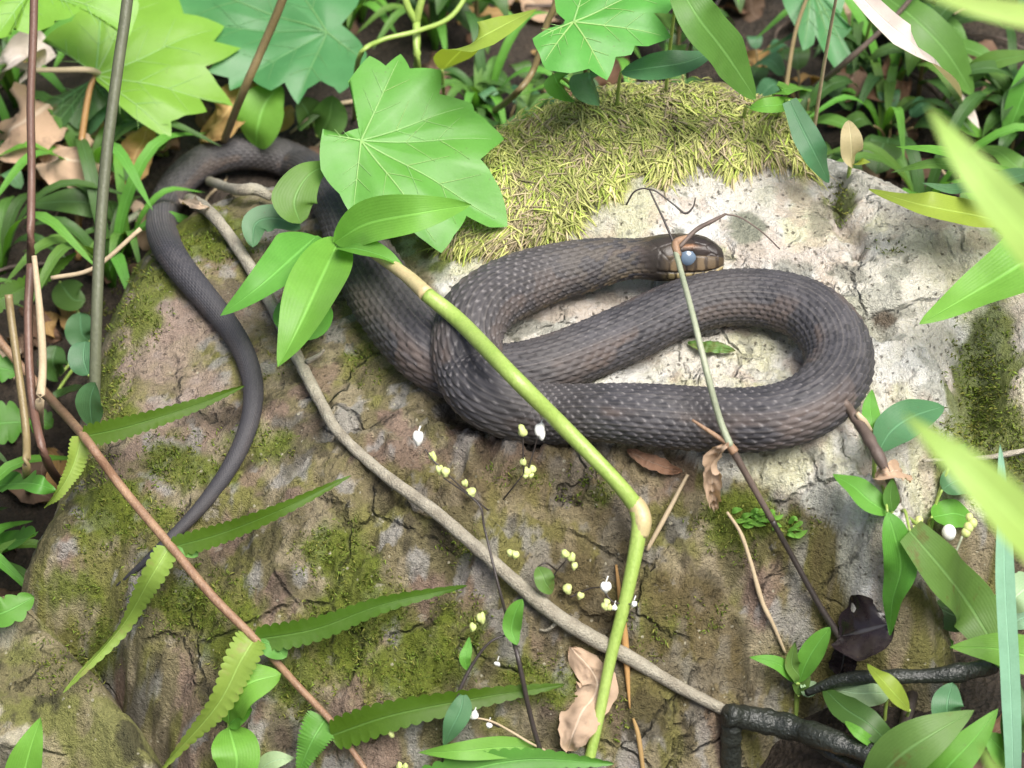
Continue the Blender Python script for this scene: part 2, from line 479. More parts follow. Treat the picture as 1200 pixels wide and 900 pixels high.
M = {
 'leaf_bright': leaf_mat('leaf_bright', (.11, .33, .045), transl=.38),
 'leaf_fresh':  leaf_mat('leaf_fresh', (.15, .37, .05), transl=.4, rough=.46),
 'leaf_mid':    leaf_mat('leaf_mid', (.085, .205, .035), transl=.3),
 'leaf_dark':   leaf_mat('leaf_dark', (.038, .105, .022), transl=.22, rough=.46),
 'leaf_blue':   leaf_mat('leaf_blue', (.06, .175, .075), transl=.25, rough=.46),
 'leaf_yellow': leaf_mat('leaf_yellow', (.25, .36, .05), transl=.4),
 'leaf_bronze': leaf_mat('leaf_bronze', (.09, .19, .04), transl=.25, blotch=(.12, .06, .02)),
 'leaf_pale':   leaf_mat('leaf_pale', (.26, .40, .22), transl=.25),
 'lobed_bright':leaf_mat('lobed_bright', (.10, .34, .06), transl=.38, midrib=False, rough=.42),
 'lobed_light': leaf_mat('lobed_light', (.17, .40, .05), transl=.42, midrib=False, rough=.42),
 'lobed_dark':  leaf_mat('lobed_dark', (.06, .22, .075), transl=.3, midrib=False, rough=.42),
 'lobed_bronze': leaf_mat('lobed_bronze', (.05, .13, .035), transl=.25, midrib=False, rough=.45, blotch=(.12, .07, .02)),  # dark green with brown blotches
 'pinna_dark':  leaf_mat('pinna_dark', (.058, .145, .008), transl=.42, lines=False, rough=.5, var=.3),
 'pinna_light': leaf_mat('pinna_light', (.21, .34, .06), transl=.35, lines=False, rough=.5, blotch=(.30, .24, .10)),
 'pinna_mid':   leaf_mat('pinna_mid', (.09, .27, .04), transl=.38, lines=False, rough=.5),
 'blade_blue':  leaf_mat('blade_blue', (.20, .40, .26), transl=.25),
 'blade_near':  leaf_mat('blade_near', (.34, .55, .13), transl=.4),
 'dead_tan':    leaf_mat('dead_tan', (.40, .32, .235), transl=.2, rough=.8, lines=False, blotch=(.17, .12, .085), spec=.2),
 'dead_brown':  leaf_mat('dead_brown', (.15, .10, .068), transl=.2, rough=.7, lines=False, blotch=(.06, .04, .03), spec=.2),
 'dead_ochre':  leaf_mat('dead_ochre', (.38, .26, .11), transl=.25, rough=.65, lines=False, blotch=(.2, .10, .04), spec=.2),
 'dead_white':  leaf_mat('dead_white', (.50, .46, .42), transl=.2, rough=.6, blotch=(.2, .17, .14), spec=.3),
 'dead_cream':  leaf_mat('dead_cream', (.55, .50, .30), transl=.35, rough=.55, blotch=(.4, .33, .15), spec=.3),
 'black_wet':   leaf_mat('black_wet', (.010, .010, .012), transl=0, rough=.22, lines=False, var=.4),
 'vein':        leaf_mat('vein', (.26, .50, .17), transl=.3, midrib=False),
 'vein_dark':   leaf_mat('vein_dark', (.13, .32, .12), transl=.3, midrib=False),
 'stem_green':  stem_mat('stem_green', (.20, .32, .05), (.30, .40, .10), .38),
 'stem_pink':   stem_mat('stem_pink', (.40, .30, .16), (.46, .40, .20), .4),
 'stem_dull':   stem_mat('stem_dull', (.07, .075, .045), (.11, .12, .07), .45),
 'stem_brown':  stem_mat('stem_brown', (.10, .05, .035), (.15, .085, .06), .45),
 'stem_red':    stem_mat('stem_red', (.15, .075, .045), (.30, .19, .11), .5, 80, .0012),
 'stem_orange': stem_mat('stem_orange', (.26, .13, .045), (.33, .19, .07), .45),
 'stem_olive':  stem_mat('stem_olive', (.15, .11, .045), (.22, .17, .08), .45),
 'stem_black':  stem_mat('stem_black', (.02, .016, .014), (.05, .04, .035), .4),
 'wet_stick':   stem_mat('wet_stick', (.008, .010, .009), (.030, .034, .027), .32, 36, .0028, False),
 'twig_grey':   stem_mat('twig_grey', (.17, .145, .105), (.40, .37, .29), .8, 90, .0035, False),
 'twig_tan':    stem_mat('twig_tan', (.34, .26, .16), (.46, .37, .24), .7),
 'twig_green':  stem_mat('twig_green', (.20, .24, .15), (.32, .34, .24), .5),
 'twig_dark':   stem_mat('twig_dark', (.06, .042, .035), (.13, .095, .075), .6),
 'bud_white':   stem_mat('bud_white', (.75, .76, .68), (.85, .85, .80), .5, 200, .0002),
 'bud_green':   stem_mat('bud_green', (.42, .52, .14), (.55, .60, .25), .5, 200, .0002),
}

# ------------------------------------------------------------------ ground
def ground_material():
    m = NT('forest_soil')
    n = m.noise(14, 6, .6); f = m.noise(160, 5, .65); v = m.voro(260)
    b = m.ramp(n, [(.3, (.020, .015, .011)), (.55, (.040, .028, .019)), (.75, (.065, .045, .028))])
    b = m.mix(.5, b, m.ramp(f, [(.35, (.010, .008, .006)), (.6, (.05, .036, .024)), (.8, (.13, .095, .06))]))
    m.set(m.p.inputs['Base Color'], b); m.p.inputs['Roughness'].default_value = .8
    m.set(m.p.inputs['Normal'], m.bump(m.math('MULTIPLY_ADD', v, .5, f), .006, 1.0))
    return m.m
ax = np.concatenate([[-60, -25, -10, -5, -3, -2, -1.5], np.arange(-1.08, 1.081, .02), [1.5, 2, 3, 5, 10, 25, 60]])
ay = np.concatenate([[-60, -25, -10, -5, -3, -2, -1.2, -.9], np.arange(-.62, 1.481, .02), [2, 3, 5, 10, 25, 60]])
AX, AY = np.meshgrid(ax, ay, indexing='ij')
AZ = groundH(np.clip(AX, -1.08, 1.08), np.clip(AY, -.6, 1.48))
AZ = AZ - 0.0
g = mesh('ground', np.stack([AX, AY, AZ], -1).reshape(-1, 3), grid_faces(len(ax), len(ay)), ground_material())
tag(g, 'dark damp forest soil around and behind the boulder', 'ground', kind='structure')

# ------------------------------------------------------------------ boulder
def rock_material():
    m = NT('limestone')
    c = m.attr('Col'); pale = m.attr('pale', 2); moss = m.attr('moss', 2)
    f1 = m.noise(120, 6, .65); f2 = m.noise(420, 4, .65); f3 = m.noise(1300, 2, .6)
    # fine grain on both kinds of surface
    c = m.mix(.60, c, m.mix(f2, (.12, .12, .12), (.88, .88, .88)), 'OVERLAY')
    c = m.mix(.45, c, m.mix(f3, (.10, .10, .10), (.90, .90, .90)), 'OVERLAY')
    # grey lichen freckles on the pale top
    v = m.voro(85); vj = m.math('ADD', v, m.math('MULTIPLY_ADD', f1, .9, -.45))
    fre = m.math('MULTIPLY', m.ramp(vj, [(.10, 1.0), (.26, 0.0)]), m.ramp(m.noise(22, 3), [(.46, 0.0), (.56, 1.0)]))
    c = m.mix(m.math('MULTIPLY', m.math('MULTIPLY', fre, pale), .8), c, (.20, .20, .16))
    v2 = m.voro(170); pits = m.ramp(m.math('ADD', v2, m.math('MULTIPLY_ADD', f2, .8, -.4)), [(.06, 1.0), (.2, 0.0)])
    c = m.mix(m.math('MULTIPLY', m.math('MULTIPLY', pits, pale), .7), c, (.16, .14, .11))
    # chalky dots on the dark face
    v3 = m.voro(130); d = m.math('MULTIPLY', m.ramp(v3, [(.09, 1.0), (.15, 0.0)]), m.ramp(m.noise(31, 3), [(.47, 0.0), (.55, 1.0)]))
    inv = m.math('SUBTRACT', 1.0, pale, clamp=True)
    c = m.mix(m.math('MULTIPLY', m.math('MULTIPLY', d, inv), .8), c, (.50, .47, .36))
    sp = m.math('MULTIPLY', m.ramp(m.math('ADD', m.voro(55), m.math('MULTIPLY_ADD', f2, .7, -.35)), [(.12, 1.0), (.22, 0.0)]), m.ramp(m.noise(18, 3), [(.5, 0.0), (.58, 1.0)]))
    c = m.mix(m.math('MULTIPLY', m.math('MULTIPLY', sp, inv), .6), c, (.36, .33, .27))
    wv = m.n('ShaderNodeMixRGB'); wv.blend_type = 'ADD'; wv.inputs[0].default_value = .018
    m.set(wv.inputs[1], m.coord()); m.set(wv.inputs[2], m.n('ShaderNodeTexNoise', i_Vector=m.coord(), i_Scale=55.0, i_Detail=4.0).outputs[1])
    ck = m.voro(17, 'DISTANCE_TO_EDGE', wv.outputs[0])
    crk = m.math('MULTIPLY', m.ramp(ck, [(.0, 1.0), (.014, .7), (.035, 0.0)]), m.ramp(m.noise(12, 3), [(.48, 0.0), (.56, 1.0)]))
    c = m.mix(m.math('MULTIPLY', crk, m.math('MULTIPLY_ADD', inv, .25, .2)), c, (.03, .026, .018))
    hs = m.n('ShaderNodeHueSaturation'); hs.inputs['Saturation'].default_value = 1.12; hs.inputs['Value'].default_value = 1.0
    m.set(hs.inputs['Color'], c)
    m.set(m.p.inputs['Base Color'], hs.outputs[0])
    m.set(m.p.inputs['Roughness'], m.math('MULTIPLY_ADD', f1, -.2, .9))
    m.p.inputs['Specular IOR Level'].default_value = .25
    h = m.math('MULTIPLY_ADD', f1, 1.0, m.math('MULTIPLY', f2, .55))
    h = m.math('MULTIPLY_ADD', f3, .3, h)
    h = m.math('MULTIPLY_ADD', pits, -.5, h)
    h = m.math('MULTIPLY_ADD', crk, -.9, h)
    m.set(m.p.inputs['Normal'], m.bump(h, .0075, 1.0))
    return m.m

# (pixel x, y, radius x, y, strength): where moss grows
MOSS_FINE = [(150,370,45,45,.9),(130,440,25,60,.8),(165,315,40,25,.8),(240,280,60,35,.9),(290,290,40,25,.5),(210,540,60,35,.7),(130,600,50,60,.8),(300,520,60,30,.5),
 (390,650,45,40,.8),(210,700,60,40,.95),(260,720,40,60,.7),(420,730,60,70,.9),(480,780,70,50,.8),(350,800,50,50,.6),(540,640,40,30,.4),(540,740,40,50,.7),
 (600,560,50,25,.4),(690,570,50,30,.5),(640,800,60,40,.5),(880,610,70,22,.9),(860,640,40,25,.5),(1150,450,36,75,1.3),(1172,525,46,60,1.3),(1132,515,32,50,1.1),(985,235,14,30,1.0),
 (110,760,40,60,.5),(60,780,50,40,.5),(320,430,40,30,.3),(430,430,40,40,.35),(760,740,50,60,.35),(820,720,60,40,.3),(700,840,60,40,.4),(90,690,30,20,.7),(180,610,60,30,.5),(1040,290,40,15,.35),(420,330,40,20,.5),(530,290,40,16,.8)]
HANG_POLY = [(566,190),(600,150),(660,122),(740,106),(820,104),(890,122),(930,150),(948,205),(928,190),(890,180),(858,200),(838,178),(800,188),(780,212),(760,185),(735,192),(718,232),(690,215),(668,262),(640,285),(618,270),(600,290),(560,290),(525,292),(540,250)]
def moss_mask(px, py):
    mk = np.zeros_like(px)
    for a, b, rx, ry, s in MOSS_FINE:
        mk = np.maximum(mk, s * np.exp(-((px - a) / rx) ** 2 - ((py - b) / ry) ** 2))
    return mk

STEP = 0.0018
rx = np.arange(-.47, .54, STEP); ry = np.arange(-.30, .52, STEP)
RX, RY = np.meshgrid(rx, ry, indexing='ij')
RZ = rockH(RX, RY)
GZ = topH(RX, RY, GR)
x, y, z = RX.ravel(), RY.ravel(), RZ.ravel()
px, py, tt = to_px(x, y, z)
jx = px + 34 * (fbm(x, y, 40, 4, 101) - .5) * 2; jy = py + 34 * (fbm(x, y, 40, 4, 111) - .5) * 2
pale = sstep(-5, 6, poly_sd(px * .35 + jx * .65, py * .35 + jy * .65, PALE_POLY))
gy_, gx_ = np.gradient(RZ, STEP, axis=1), np.gradient(RZ, STEP, axis=0)
nz = (1 / np.sqrt(1 + gx_ ** 2 + gy_ ** 2)).ravel()
def blur(a, n=3):
    for _ in range(n):
        a = (a + np.roll(a, 1, 0) + np.roll(a, -1, 0) + np.roll(a, 1, 1) + np.roll(a, -1, 1)) / 5
    return a
hollow = (blur(RZ, 40) - RZ).ravel()
mm = moss_mask(jx, jy)
mm = np.clip(mm * (0.35 + 1.3 * fbm(x, y, 70, 4, 121)), 0, 1.2)
mossm = sstep(.22, .56, mm)
hang = sstep(-14, 6, poly_sd(jx, jy, HANG_POLY))
def mixc(a, b, f):
    return a * (1 - f[:, None]) + np.asarray(b) * f[:, None]
N = lambda f, s, o=4: fbm(x, y, f, o, s)
one = np.ones_like(x)
dark = mixc(np.outer(one, (.225, .195, .118)), (.150, .135, .075), sstep(.35, .65, N(25, 131)))
dark = mixc(dark, (.215, .21, .078), .85 * sstep(.40, .58, N(35, 141)))           # olive algae
dark = mixc(dark, (.36, .31, .22), .75 * sstep(.50, .64, N(60, 151)))             # bare buff stone
dark = mixc(dark, (.26, .185, .16), .7 * sstep(.60, .70, N(40, 161)))          # pinkish lichen
dark = mixc(dark, (.35, .34, .32), (.75) * sstep(.57, .66, N(70, 171)))             # grey crust
dark = mixc(dark, (.060, .052, .036), .70 * sstep(.58, .70, N(50, 181)))         # damp black stain
# the drier left shoulder is pinkish grey; the right foot is bare and brownish
lsh = np.exp(-((px - 210) / 95) ** 2 - ((py - 420) / 75) ** 2)
dark = mixc(dark, (.36, .285, .24), np.clip(lsh * 1.3, 0, .75) * sstep(.32, .6, N(40, 191)))
rft = np.exp(-((px - 830) / 190) ** 2 - ((py - 700) / 130) ** 2)
dark = mixc(dark, (.135, .105, .052), np.clip(rft * 1.3, 0, .75) * sstep(.3, .6, N(30, 201)))
br = np.exp(-((px - 640) / 150) ** 2 - ((py - 560) / 40) ** 2)
dark = mixc(dark, (.17, .125, .07), .6 * br)
palec = mixc(np.outer(one, (.72, .69, .61)), (.80, .79, .74), sstep(.4, .65, N(30, 211)))
palec = mixc(palec, (.63, .62, .42), .75 * sstep(.48, .64, N(26, 221)))         # yellowish green film
palec = mixc(palec, (.38, .38, .33), .75 * sstep(.55, .66, N(38, 231)))         # grey lichen
palec = mixc(palec, (.56, .46, .38), .55 * sstep(.56, .68, N(50, 241)))         # rusty
for a, b, r1, r2, cc, s in ((872,272,26,15,(.27,.28,.22),.95),(840,300,18,10,(.4,.42,.25),.7),(935,315,25,14,(.3,.3,.26),.8),(1000,320,26,16,(.28,.28,.24),.85),(1050,320,20,12,(.33,.33,.28),.8),(1035,372,22,14,(.12,.095,.07),.95),
                            (960,255,14,22,(.3,.29,.22),.8),(1055,358,14,12,(.34,.33,.28),.8),(900,235,18,12,(.5,.5,.4),.6),(690,260,26,20,(.6,.58,.5),.6),(1185,430,20,60,(.40,.34,.30),.7),(1100,300,50,30,(.45,.43,.36),.6),(1060,250,40,14,(.35,.33,.28),.6)):
    e = np.exp(-((jx * .5 + px * .5 - a) / r1) ** 2 - ((jy * .5 + py * .5 - b) / r2) ** 2)
    palec = mixc(palec, cc, s * sstep(.3, .62, e))
colr = dark * (1 - pale[:, None]) + palec * pale[:, None]
colr = mixc(colr, (.13, .165, .03), .85 * mossm)
colr = mixc(colr, (.46, .46, .16), .9 * hang)
keep = (RZ > GZ - .03)
idx = -np.ones(RX.shape, int).ravel()
F = grid_faces(len(rx), len(ry))
kf = keep.ravel()[F].any(1)
F = F[kf]
used = np.unique(F); idx[used] = np.arange(len(used))
bc = np.array([0.05, 0.05, -0.07])
boulder = mesh('boulder', np.stack([x, y, z], -1)[used], idx[F], rock_material(), colr=colr[used], origin=bc, extra={'pale': pale[used], 'moss': mossm[used]})
tag(boulder, 'large limestone boulder, pale on top and brown on its mossy front, under the snake', 'boulder')
ROCKMAT = boulder.data.materials[0]

sx_ = np.arange(-.48, -.16, STEP); sy_ = np.arange(-.36, .02, STEP)
SX, SY = np.meshgrid(sx_, sy_, indexing='ij'); SZ = stoneH(SX, SY)
kp = (SZ > topH(SX, SY, GR) - .02).ravel()[grid_faces(len(sx_), len(sy_))].any(1)
Fs = grid_faces(len(sx_), len(sy_))[kp]; us = np.unique(Fs); ii = -np.ones(SX.size, int); ii[us] = np.arange(len(us))
x2, y2 = SX.ravel(), SY.ravel()
xs, x_keep, y_keep = x, x, y
x, y = x2, y2; one = np.ones_like(x)
c2 = mixc(np.outer(one, (.33, .29, .19)), (.20, .18, .10), sstep(.4, .62, N(30, 331)))
c2 = mixc(c2, (.19, .20, .07), .8 * sstep(.48, .62, N(45, 341))); c2 = mixc(c2, (.52, .48, .38), .85 * sstep(.50, .62, N(40, 351)))
c2 = mixc(c2, (.05, .045, .03), .8 * sstep(.58, .7, N(60, 361)))
stone = mesh('stone', np.stack([x, y, SZ.ravel()], -1)[us], ii[Fs], ROCKMAT, colr=c2[us], origin=(-.33, -.17, -.08), extra={'pale': np.zeros(len(us)), 'moss': np.zeros(len(us))})
tag(stone, 'smaller buff and olive stone lying against the foot of the boulder below the tail tip', 'stone')

# ------------------------------------------------------------------ moss
def rock_point(px, py, G=None):
    return at_c(px, py, 0.0, RK if G is None else G)
def rock_normal(p, G=None):
    e = .006; G = RK if G is None else G
    hx = (topH(p[0] + e, p[1], G) - topH(p[0] - e, p[1], G)) / (2 * e); hy = (topH(p[0], p[1] + e, G) - topH(p[0], p[1] - e, G)) / (2 * e)
    return norm(np.array([-hx, -hy, 1.0]))

def strands(roots, dirs, nrms, lens, wid, cols, nseg=4, droop=.4, lift=.5):
    """tapering three-sided leafy strands; all in one mesh"""
    n = len(roots)
    t = np.linspace(0, 1, nseg + 1)
    P = roots[:, None] + dirs[:, None] * (lens[:, None, None] * t[None, :, None]) + nrms[:, None] * (lens[:, None, None] * (lift * (t - t * t * (1 + droop)))[None, :, None])
    side = norm(np.cross(dirs, nrms)); top = norm(np.cross(side, dirs))
    prof = np.sin(np.pi * (0.12 + 0.85 * t)) ** .8
    V = []
    for k in range(3):
        a = k * 2 * np.pi / 3 + .5
        off = side[:, None] * math.cos(a) + top[:, None] * math.sin(a) * .6
        V.append(P + off * (wid[:, None, None] * prof[None, :, None]))
    V = np.stack(V, 2)                                   # n, seg, 3, xyz
    base = (np.arange(n) * (nseg + 1) * 3)[:, None]
    F0 = grid_faces(nseg + 1, 3, True)
    F = (base[:, :, None] + F0[None]).reshape(-1, 4)
    shade = np.repeat(cols[:, None, :], (nseg + 1) * 3, 1).reshape(-1, 3)
    return V.reshape(-1, 3), F, shade

moss_m = attr_mat('moss', .6, .3, .3, 1200, .0004)
# tumbling feather moss over the back of the boulder
roots = []; dirs = []; nrm = []; ln = []; wd = []; cs = []
ppx = rng.uniform(515, 955, 44000); ppy = rng.uniform(96, 296, 44000)
sd = poly_sd(ppx, ppy, HANG_POLY)
dens = .35 + .65 * vnoise(ppx / 22, ppy / 22, 5)
ok = (sd > rng.uniform(-7, 8, len(sd))) & (rng.random(len(sd)) < dens + .2)
for a, b, s in zip(ppx[ok], ppy[ok], sd[ok]):
    p = rock_point(a, b); n_ = rock_normal(p)
    down = np.array([0, -1.0, 0]) + .5 * np.array([n_[0], 0, 0])
    fan = (a - 690) / 260 * .5 + (vnoise(np.array([a / 45]), np.array([b / 45]), 9)[0] - .5) * 2.2
    d = down + np.array([fan + rng.normal(0, .55), rng.normal(0, .3), 0])
    d = norm(d - n_ * (d @ n_))
    crest = sstep(150, 112, np.array([b]))[0]
    if rng.random() < .25 + .4 * crest:
        ang = rng.uniform(0, 6.283); d = norm(np.array([math.cos(ang), math.sin(ang), .3])); d = norm(d - n_ * (d @ n_) * .6)
    roots.append(p + n_ * rng.uniform(-.001, .006)); dirs.append(d); nrm.append(n_)
    ln.append(rng.uniform(.007, .021) * (1 - .45 * crest)); wd.append(rng.uniform(.00042, .0009))
    k = rng.random()
    tan = vnoise(np.array([a / 30]), np.array([b / 30]), 77)[0]
    base = np.array([.70, .72, .25]) if k < .66 else (np.array([.56, .68, .14]) if k < .88 else np.array([.68, .58, .34]))
    if tan > .64 and rng.random() < .55: base = np.array([.62, .52, .32])
    cs.append(base * rng.uniform(.6, 1.15) * (.62 + .6 * vnoise(np.array([a / 17]), np.array([b / 13]), 57)[0]))
V, F, C = strands(np.array(roots), np.array(dirs), np.array(nrm), np.array(ln), np.array(wd), np.array(cs), nseg=3, droop=.9, lift=.18)
o = mesh('feather_moss', V, F, moss_m, colr=C, origin=rock_point(740, 150))
tag(o, 'shaggy yellow-green feather moss hanging over the pale top of the boulder', 'moss', kind='stuff')

# short cushion moss on the boulder's sides and in its cracks
ppx = rng.uniform(40, 1200, 170000); ppy = rng.uniform(215, 900, 170000)
mk = moss_mask(ppx, ppy)
pick = (mk > .22) & (rng.random(len(mk)) < np.clip(mk, 0, 1) * (.25 + vnoise(ppx / 14, ppy / 14, 15) * 1.0))
ppx, ppy, mk = ppx[pick], ppy[pick], mk[pick]
lim = 26000
ppx, ppy, mk = ppx[:lim], ppy[:lim], mk[:lim]
roots = []; dirs = []; nrm = []; cs = []
for a, b, s in zip(ppx, ppy, mk):
    p = at_c(a, b, 0.0); n_ = rock_normal(p, TOP)
    cl = vnoise(np.array([a / 8.]), np.array([b / 8.]), 25)[0]
    if cl < .42 - .3 * (s > .85): continue
    d = norm(n_ + rng.normal(0, .6, 3))
    roots.append(p - n_ * .0006); dirs.append(d); nrm.append(norm(np.cross(d, rng.normal(0, 1, 3))))
    cs.append((np.array([.19, .26, .04]) if rng.random() < .7 else np.array([.26, .27, .06])) * rng.uniform(.5, 1.3))
n = len(roots)
V, F, C = strands(np.array(roots), np.array(dirs), np.array(nrm), rng.uniform(.0018, .0048, n), rng.uniform(.0004, .0008, n), np.array(cs), nseg=2)
o = mesh('cushion_moss', V, F, moss_m, colr=C, origin=rock_point(420, 700))
tag(o, 'short dark green cushion moss in patches on the brown front and cracks of the boulder', 'moss', kind='stuff')

# ------------------------------------------------------------------ the snake
SN = [  # centre of the body in the photo, apparent width, clearance of the centre above the stone (metres)
 (849,303,30,.028),(832,304,44,.029),(812,304,48,.029),(790,304,46,.028),(768,304,46,.027),(740,306,54,.024),(700,310,64,.020),(655,318,68,.019),(612,332,76,.021),
 (572,352,80,.029),(550,378,83,.038),(545,410,84,.043),(553,443,84,.038),(577,468,82,.029),(618,485,77,.021),(665,486,72,.019),
 (710,484,71,.019),(760,487,76,.019),(820,492,78,.0195),(880,494,79,.0195),(932,485,79,.0195),(970,460,80,.0195),(986,425,81,.0195),(975,390,80,.0195),
 (945,363,76,.019),(900,350,71,.018),(850,349,68,.017),(800,360,69,.017),(745,387,71,.0175),(690,411,71,.0175),(640,430,72,.0175),
 (590,441,74,.017),(545,438,77,.016),(510,420,81,.018),(478,388,83,.0195),(443,337,82,.0195),(424,300,74,.018),(408,265,62,.0155),(388,230,52,.014),
 (360,199,46,.015),(320,180,44,.019),(275,178,43,.021),(237,190,41,.018),(207,215,40,.013),(191,250,38,.0105),(194,287,36,.0095),(220,325,33,.0085),
 (256,367,29,.0075),(284,407,26,.0068),(298,452,24,.006),(293,497,22,.0057),(271,547,20,.0052),(234,597,16.5,.0042),(195,635,12.5,.0032),(162,666,8,.0021),(137,686,2.5,.0008)]
P = []; W = []
for a, b, w, c in SN:
    p = at_c(a, b, c, TOP); P.append(p); W.append(w * .5 * pxm(p))
P = np.array(P); W = np.array(W)
Q = spline(np.column_stack([P, W]), 3000)
def gsm(a, s):
    k = np.exp(-.5 * (np.arange(-3 * s, 3 * s + 1) / s) ** 2); k /= k.sum()
    pad = np.pad(a, ((3 * s, 3 * s), (0, 0)), mode='edge')
    # keep the ends where they are
    ext = pad.copy()
    ext[:3 * s] = 2 * a[0] - a[3 * s:0:-1]; ext[-3 * s:] = 2 * a[-1] - a[-2:-3 * s - 2:-1]
    return np.stack([np.convolve(ext[:, i], k, 'valid') for i in range(a.shape[1])], 1)
Q = gsm(Q, 22)
L = np.concatenate([[0], np.cumsum(np.linalg.norm(np.diff(Q[:, :3], axis=0), axis=1))])
rad = np.maximum(Q[:, 3], .0004)
# scale-row coordinate: pitch follows the girth
pitch = np.maximum(.40 * rad, .0022)
A = np.concatenate([[0], np.cumsum(np.diff(L) / pitch[:-1])])
nring = int(A[-1] * 8.0)
Au = np.linspace(0, A[-1], nring)
C3 = np.stack([np.interp(Au, A, Q[:, i]) for i in range(3)], 1); Rr = np.interp(Au, A, rad); Ls = np.interp(Au, A, L)
T = norm(np.gradient(C3, axis=0))
U0 = norm(np.array([0, -.10, 1.0])[None] - T * (T @ np.array([0, -.10, 1.0]))[:, None])
S0 = norm(np.cross(T, U0))                      # snake's side
ROWS = 25
nv = 152
phi = np.linspace(-np.pi, np.pi, nv, endpoint=False)       # 0 = back, +-pi = belly
dors = np.radians(128)
LA, PH = np.meshgrid(Au, phi, indexing='ij')
rowc = PH / dors * (ROWS / 2)
H = np.zeros_like(LA); ID = np.zeros_like(LA); EDGE = np.zeros_like(LA); KEEL = np.zeros_like(LA)
j0 = np.round(rowc)
for dj in (-1, 0, 1):
    j = j0 + dj
    db = rowc - j
    offs = np.where(np.mod(j, 2) == 0, 0.0, 0.5)
    i0 = np.round(LA - offs)
    for di in (-1, 0, 1):
        i = i0 + di
        da = LA - offs - i                     # + is towards the tail
        tq = np.clip((da + .72) / 1.42, 0, 1)
        Wd = .66 * np.where(tq < .45, .55 + .45 * np.sin(tq / .45 * np.pi / 2), np.sqrt(np.clip(1 - ((tq - .45) / .55) ** 2.2, 0, 1)))
        ins = (np.abs(db) < Wd) & (da > -.72) & (da < .70)
        q = np.abs(db) / np.maximum(Wd, 1e-6)
        rim_ = np.maximum(q, sstep(.78, 1.0, tq))
        h = .18 + .82 * tq ** 1.1 - .20 * q ** 2 - .30 * sstep(.80, 1.0, rim_) + .15 * np.exp(-(db / .11) ** 2) * sstep(.1, .4, tq)
        h = np.where(ins, h, 0)
        up = h > H
        H = np.where(up, h, H)
        ID = np.where(up, i * 97.0 + j * 13.0, ID)
        EDGE = np.where(up, sstep(.72, .97, rim_), EDGE)
        KEEL = np.where(up, np.exp(-(db / .10) ** 2) * sstep(.1, .4, tq), KEEL)
belly = sstep(dors * .97, dors * 1.03, np.abs(PH))
HL = .052                                      # head length
headf = sstep(HL * .98, HL * .78, Ls)[:, None] * np.ones_like(PH)
tailf = sstep(L[-1] - .42, L[-1] - .26, Ls)[:, None] * np.ones_like(PH)
amp = .092 * Rr[:, None] * (1 - headf) * (1 - belly) * (1 - .15 * tailf)
# belly shields: broad overlapping bands
bs = np.mod(LA * .9, 1.0)
disp = amp * (H - .6) + belly * (1 - headf) * .03 * Rr[:, None] * (bs - .5)
# body cross-section: a little flattened below, slightly ridged on the back
cx = np.sin(PH); cz = np.cos(PH)
wx_ = np.ones_like(PH) * 1.0
hz_ = np.where(cz > 0, .97, .86) * np.ones_like(PH)
xx = cx * wx_; zz = np.where(cz < -.55, -.55 + (cz + .55) * .62, cz) * hz_
# head profile: half width, half height, chin depth
s = Ls / HL
hw = np.interp(s, [0, .03, .10, .22, .38, .55, .72, .86, 1.0, 1.2], [.0, .0062, .0086, .0100, .0114, .0128, .0138, .0134, .0122, .0122])
hh = np.interp(s, [0, .03, .10, .22, .38, .55, .72, .86, 1.0, 1.2], [.0, .0028, .0048, .0074, .0098, .0108, .0112, .0114, .0116, .0120])
ch = np.interp(s, [0, .03, .10, .22, .38, .55, .72, .86, 1.0, 1.2], [.0, .0034, .0056, .0072, .0082, .0090, .0098, .0104, .0112, .0118])
hw = hw * 1.20; hh = hh * np.interp(s, [0, .1, .4, 1], [2.3, 2.1, 1.60, 1.25]); ch = ch * np.interp(s, [0, .1, .4, 1], [1.9, 1.75, 1.5, 1.22])
hb = sstep(1.25, .75, s)[:, None]
sq = np.sign(cx) * np.abs(cx) ** .82                      # squarer skull
sz_ = np.sign(cz) * np.abs(cz) ** .72
headx = sq * hw[:, None]; headz = np.where(cz > 0, sz_ * hh[:, None], sz_ * ch[:, None])
# brow ridge, eye socket, mouth groove
sd_ = np.abs(PH)
brow = np.exp(-((s[:, None] - .40) / .13) ** 2 - ((sd_ - 1.02) / .22) ** 2) * .0014
mouth_ph = 1.86 + .10 * np.sin(np.clip(s, 0, 1) * 5)[:, None]
mouth = np.exp(-((sd_ - mouth_ph) / .055) ** 2) * sstep(.86, .74, s)[:, None] * sstep(.0, .06, s)[:, None]
jowl = np.exp(-((s[:, None] - .72) / .14) ** 2 - ((sd_ - 1.5) / .35) ** 2) * .0012
canth = np.exp(-((s[:, None] - .20) / .10) ** 2 - ((sd_ - 1.35) / .2) ** 2) * -.0008
bodyx = xx * Rr[:, None]; bodyz = zz * Rr[:, None]
X2 = headx * hb + bodyx * (1 - hb); Z2 = headz * hb + bodyz * (1 - hb)
